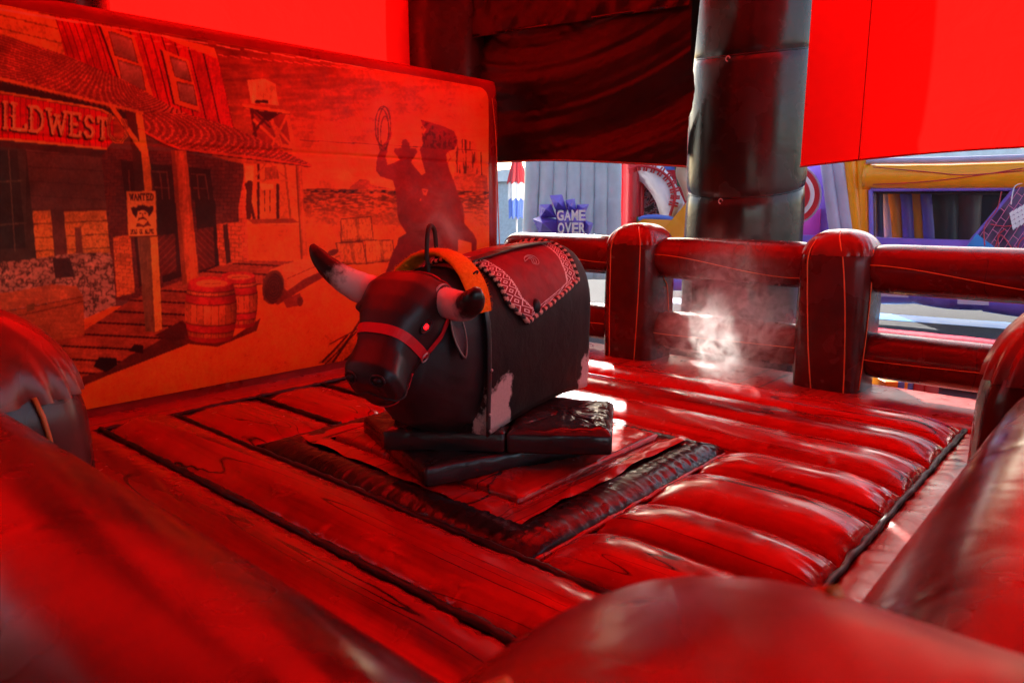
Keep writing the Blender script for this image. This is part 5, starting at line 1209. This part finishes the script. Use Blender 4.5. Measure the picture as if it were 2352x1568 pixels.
# purple base bolsters
for a_, b_, y_ in (((1880, 655), (2120, 668), -.2), ((2085, 664), (2290, 682), -.22), ((2260, 685), (2520, 700), -.25)):
    pa, pb = f.p(*a_, y_), f.p(*b_, y_); mesh('base_bolster', *sweep([pa.lerp(pb, i/10) for i in range(11)], [.20+.05*math.sin(math.pi*i/10) for i in range(11)], 16), 'purple_infl', f.root)
f.slab('base_skirt', [(1830, 540), (2500, 560), (2500, 690), (1830, 660)], -.10, .2, 'purple_infl')
for xx, yy in ((2050, 672), (2235, 690)): f.slab('patch', [(xx-36, yy-8), (xx+36, yy-5), (xx+36, yy+11), (xx-36, yy+8)], -.62, .02, 'lilac_infl')
f.done()
f2 = Frame(2080, 12.9, 'ground_tarp', 'bright blue tarpaulin strip under the purple inflatable', 'tarpaulin', yaw=-6)
c = [f2.o+f2.ex*x+f2.ey*y for x, y in ((-4.4, .45), (3.4, .45), (3.4, 1.2), (-4.4, 1.2))]
mesh('sheet', [(p.x, p.y, GZ+.006) for p in c]+[(p.x, p.y, GZ+.002) for p in c], [(0, 1, 2, 3), (0, 4, 5, 1), (1, 5, 6, 2), (2, 6, 7, 3), (3, 7, 4, 0)], 'cyan_infl', f2.root, False); f2.done()
f = Frame(1550, 13.6, 'inflatable_slide', 'low purple inflatable seen under the rail left of the tent column', 'inflatable')
for k_, yy in enumerate((628, 648)): f.tube('bolster', [(1490, yy), (1560, yy+2), (1640, yy+3)], .14, 'purple_infl', k_*-.1)
f.done()
# red landing cushion outside the back fence
a = at_z(2330, 815, -.02); b = at_z(1960, 775, -.02); b2 = b+(b-a)*1.4
P = [a+(a-b)*.5+(b2-a-(a-b)*.5)*i/40 for i in range(41)]
lc = empty('landing_cushion', (P[20].x, P[20].y, GZ)); tag(lc, 'long glossy red landing cushion lying outside the back fence', 'cushion')
for k_, (dx, r_) in enumerate(((0, .24), (-.42, .22))): mesh('cushion_roll', *sweep([p+Vector((dx, 0, -.10)) for p in P], [r_*(1+.03*(vn(i*.8, k_)-.5)) for i in range(41)], 20), 'pink_infl', lc)
settle(lc)
# small boxes on the ground behind the fence
for k_, (pxc, w_, mt, lb) in enumerate(((2022, .20, 'orange_infl', 'orange carton seen through the gap under the back fence, leftmost of four'), (2052, .22, 'blue_infl', 'dark blue carton between the orange and the red one under the fence gap'), (2085, .20, 'red_infl', 'red drinks carton with white swirl beside the blue carton'), (2100, .14, 'red_infl', 'narrow red carton, rightmost of four under the back fence'))):
    p = at_z(pxc, 925, -.18); o = mesh('carton', *boxg((0, 0, .17), (w_/2, .12, .17), 0, .008), mt); o.location = (p.x+.25, p.y, GZ); o.rotation_euler = (0, 0, math.radians(-50+k_*3)); tag(o, lb, 'carton', 'cartons behind the back fence')
# pale marquee hall far behind everything
f = Frame(1700, 34, 'marquee', 'pale long marquee far behind the inflatables', 'marquee')
M['marq'] = plain('marquee_cloth', (.62, .66, .70), .6)
f.slab('wall', [(900, 420), (2560, 400), (2560, 640), (900, 600)], 0, 6, 'marq'); f.slab('roof', [(880, 420), (1700, 330), (2600, 345), (2600, 402)], -.3, 7, 'white_infl')
for i in range(12): f.tube('post', [(930+i*140, 415), (930+i*140, 585)], .06, 'white_infl', -.1)
f.done()

# ================================================================ SMOKE drifting in the sunbeam
def smoke(name, c, r, dens, label, sc=3.2, seed=0):
    def g_(u, v):
        a = 2*math.pi*u; b = math.pi*(v-.5); return (r[0]*math.cos(b)*math.cos(a), r[1]*math.cos(b)*math.sin(a), r[2]*math.sin(b))
    o = mesh(name, *grid(g_, 24, 16, True), None); o.location = c; tag(o, kind='stuff'); 
    t = NT(name); t.n.remove(t.p); pv = t.new('VolumeScatter'); pv.inputs['Color'].default_value = (1, .97, .92, 1); pv.inputs['Anisotropy'].default_value = .45
    ob = t.pos(src='object'); L_ = t.new('VectorMath', operation='LENGTH'); m_ = t.new('VectorMath', operation='DIVIDE'); t.link(ob, m_.inputs[0]); m_.inputs[1].default_value = r; t.link(m_.outputs[0], L_.inputs[0])
    fall = t.rng(L_.outputs['Value'], .35, 1, 1, 0); n_ = t.noise(t.pos(src='world'), sc, 5, .68, 2.0)
    d_ = t.math('MULTIPLY', t.math('MULTIPLY', fall, fall), t.math('MULTIPLY', t.rng(n_, .45, .66, 0, 1), dens)); t.link(d_, pv.inputs['Density']); t.link(pv.outputs[0], t.out.inputs['Volume'])
    o.data.materials.append(t.m); return o
smoke('smoke', at_x(1665, 775, 5.8), (.8, .75, .95), 4.5, '', 6.5)
smoke('smoke', at_y(1010, 500, 5.0), (.6, .3, .5), 2.0, '', 1.6)
SC.cycles.volume_step_rate = 1.0; SC.cycles.volume_max_steps = 128
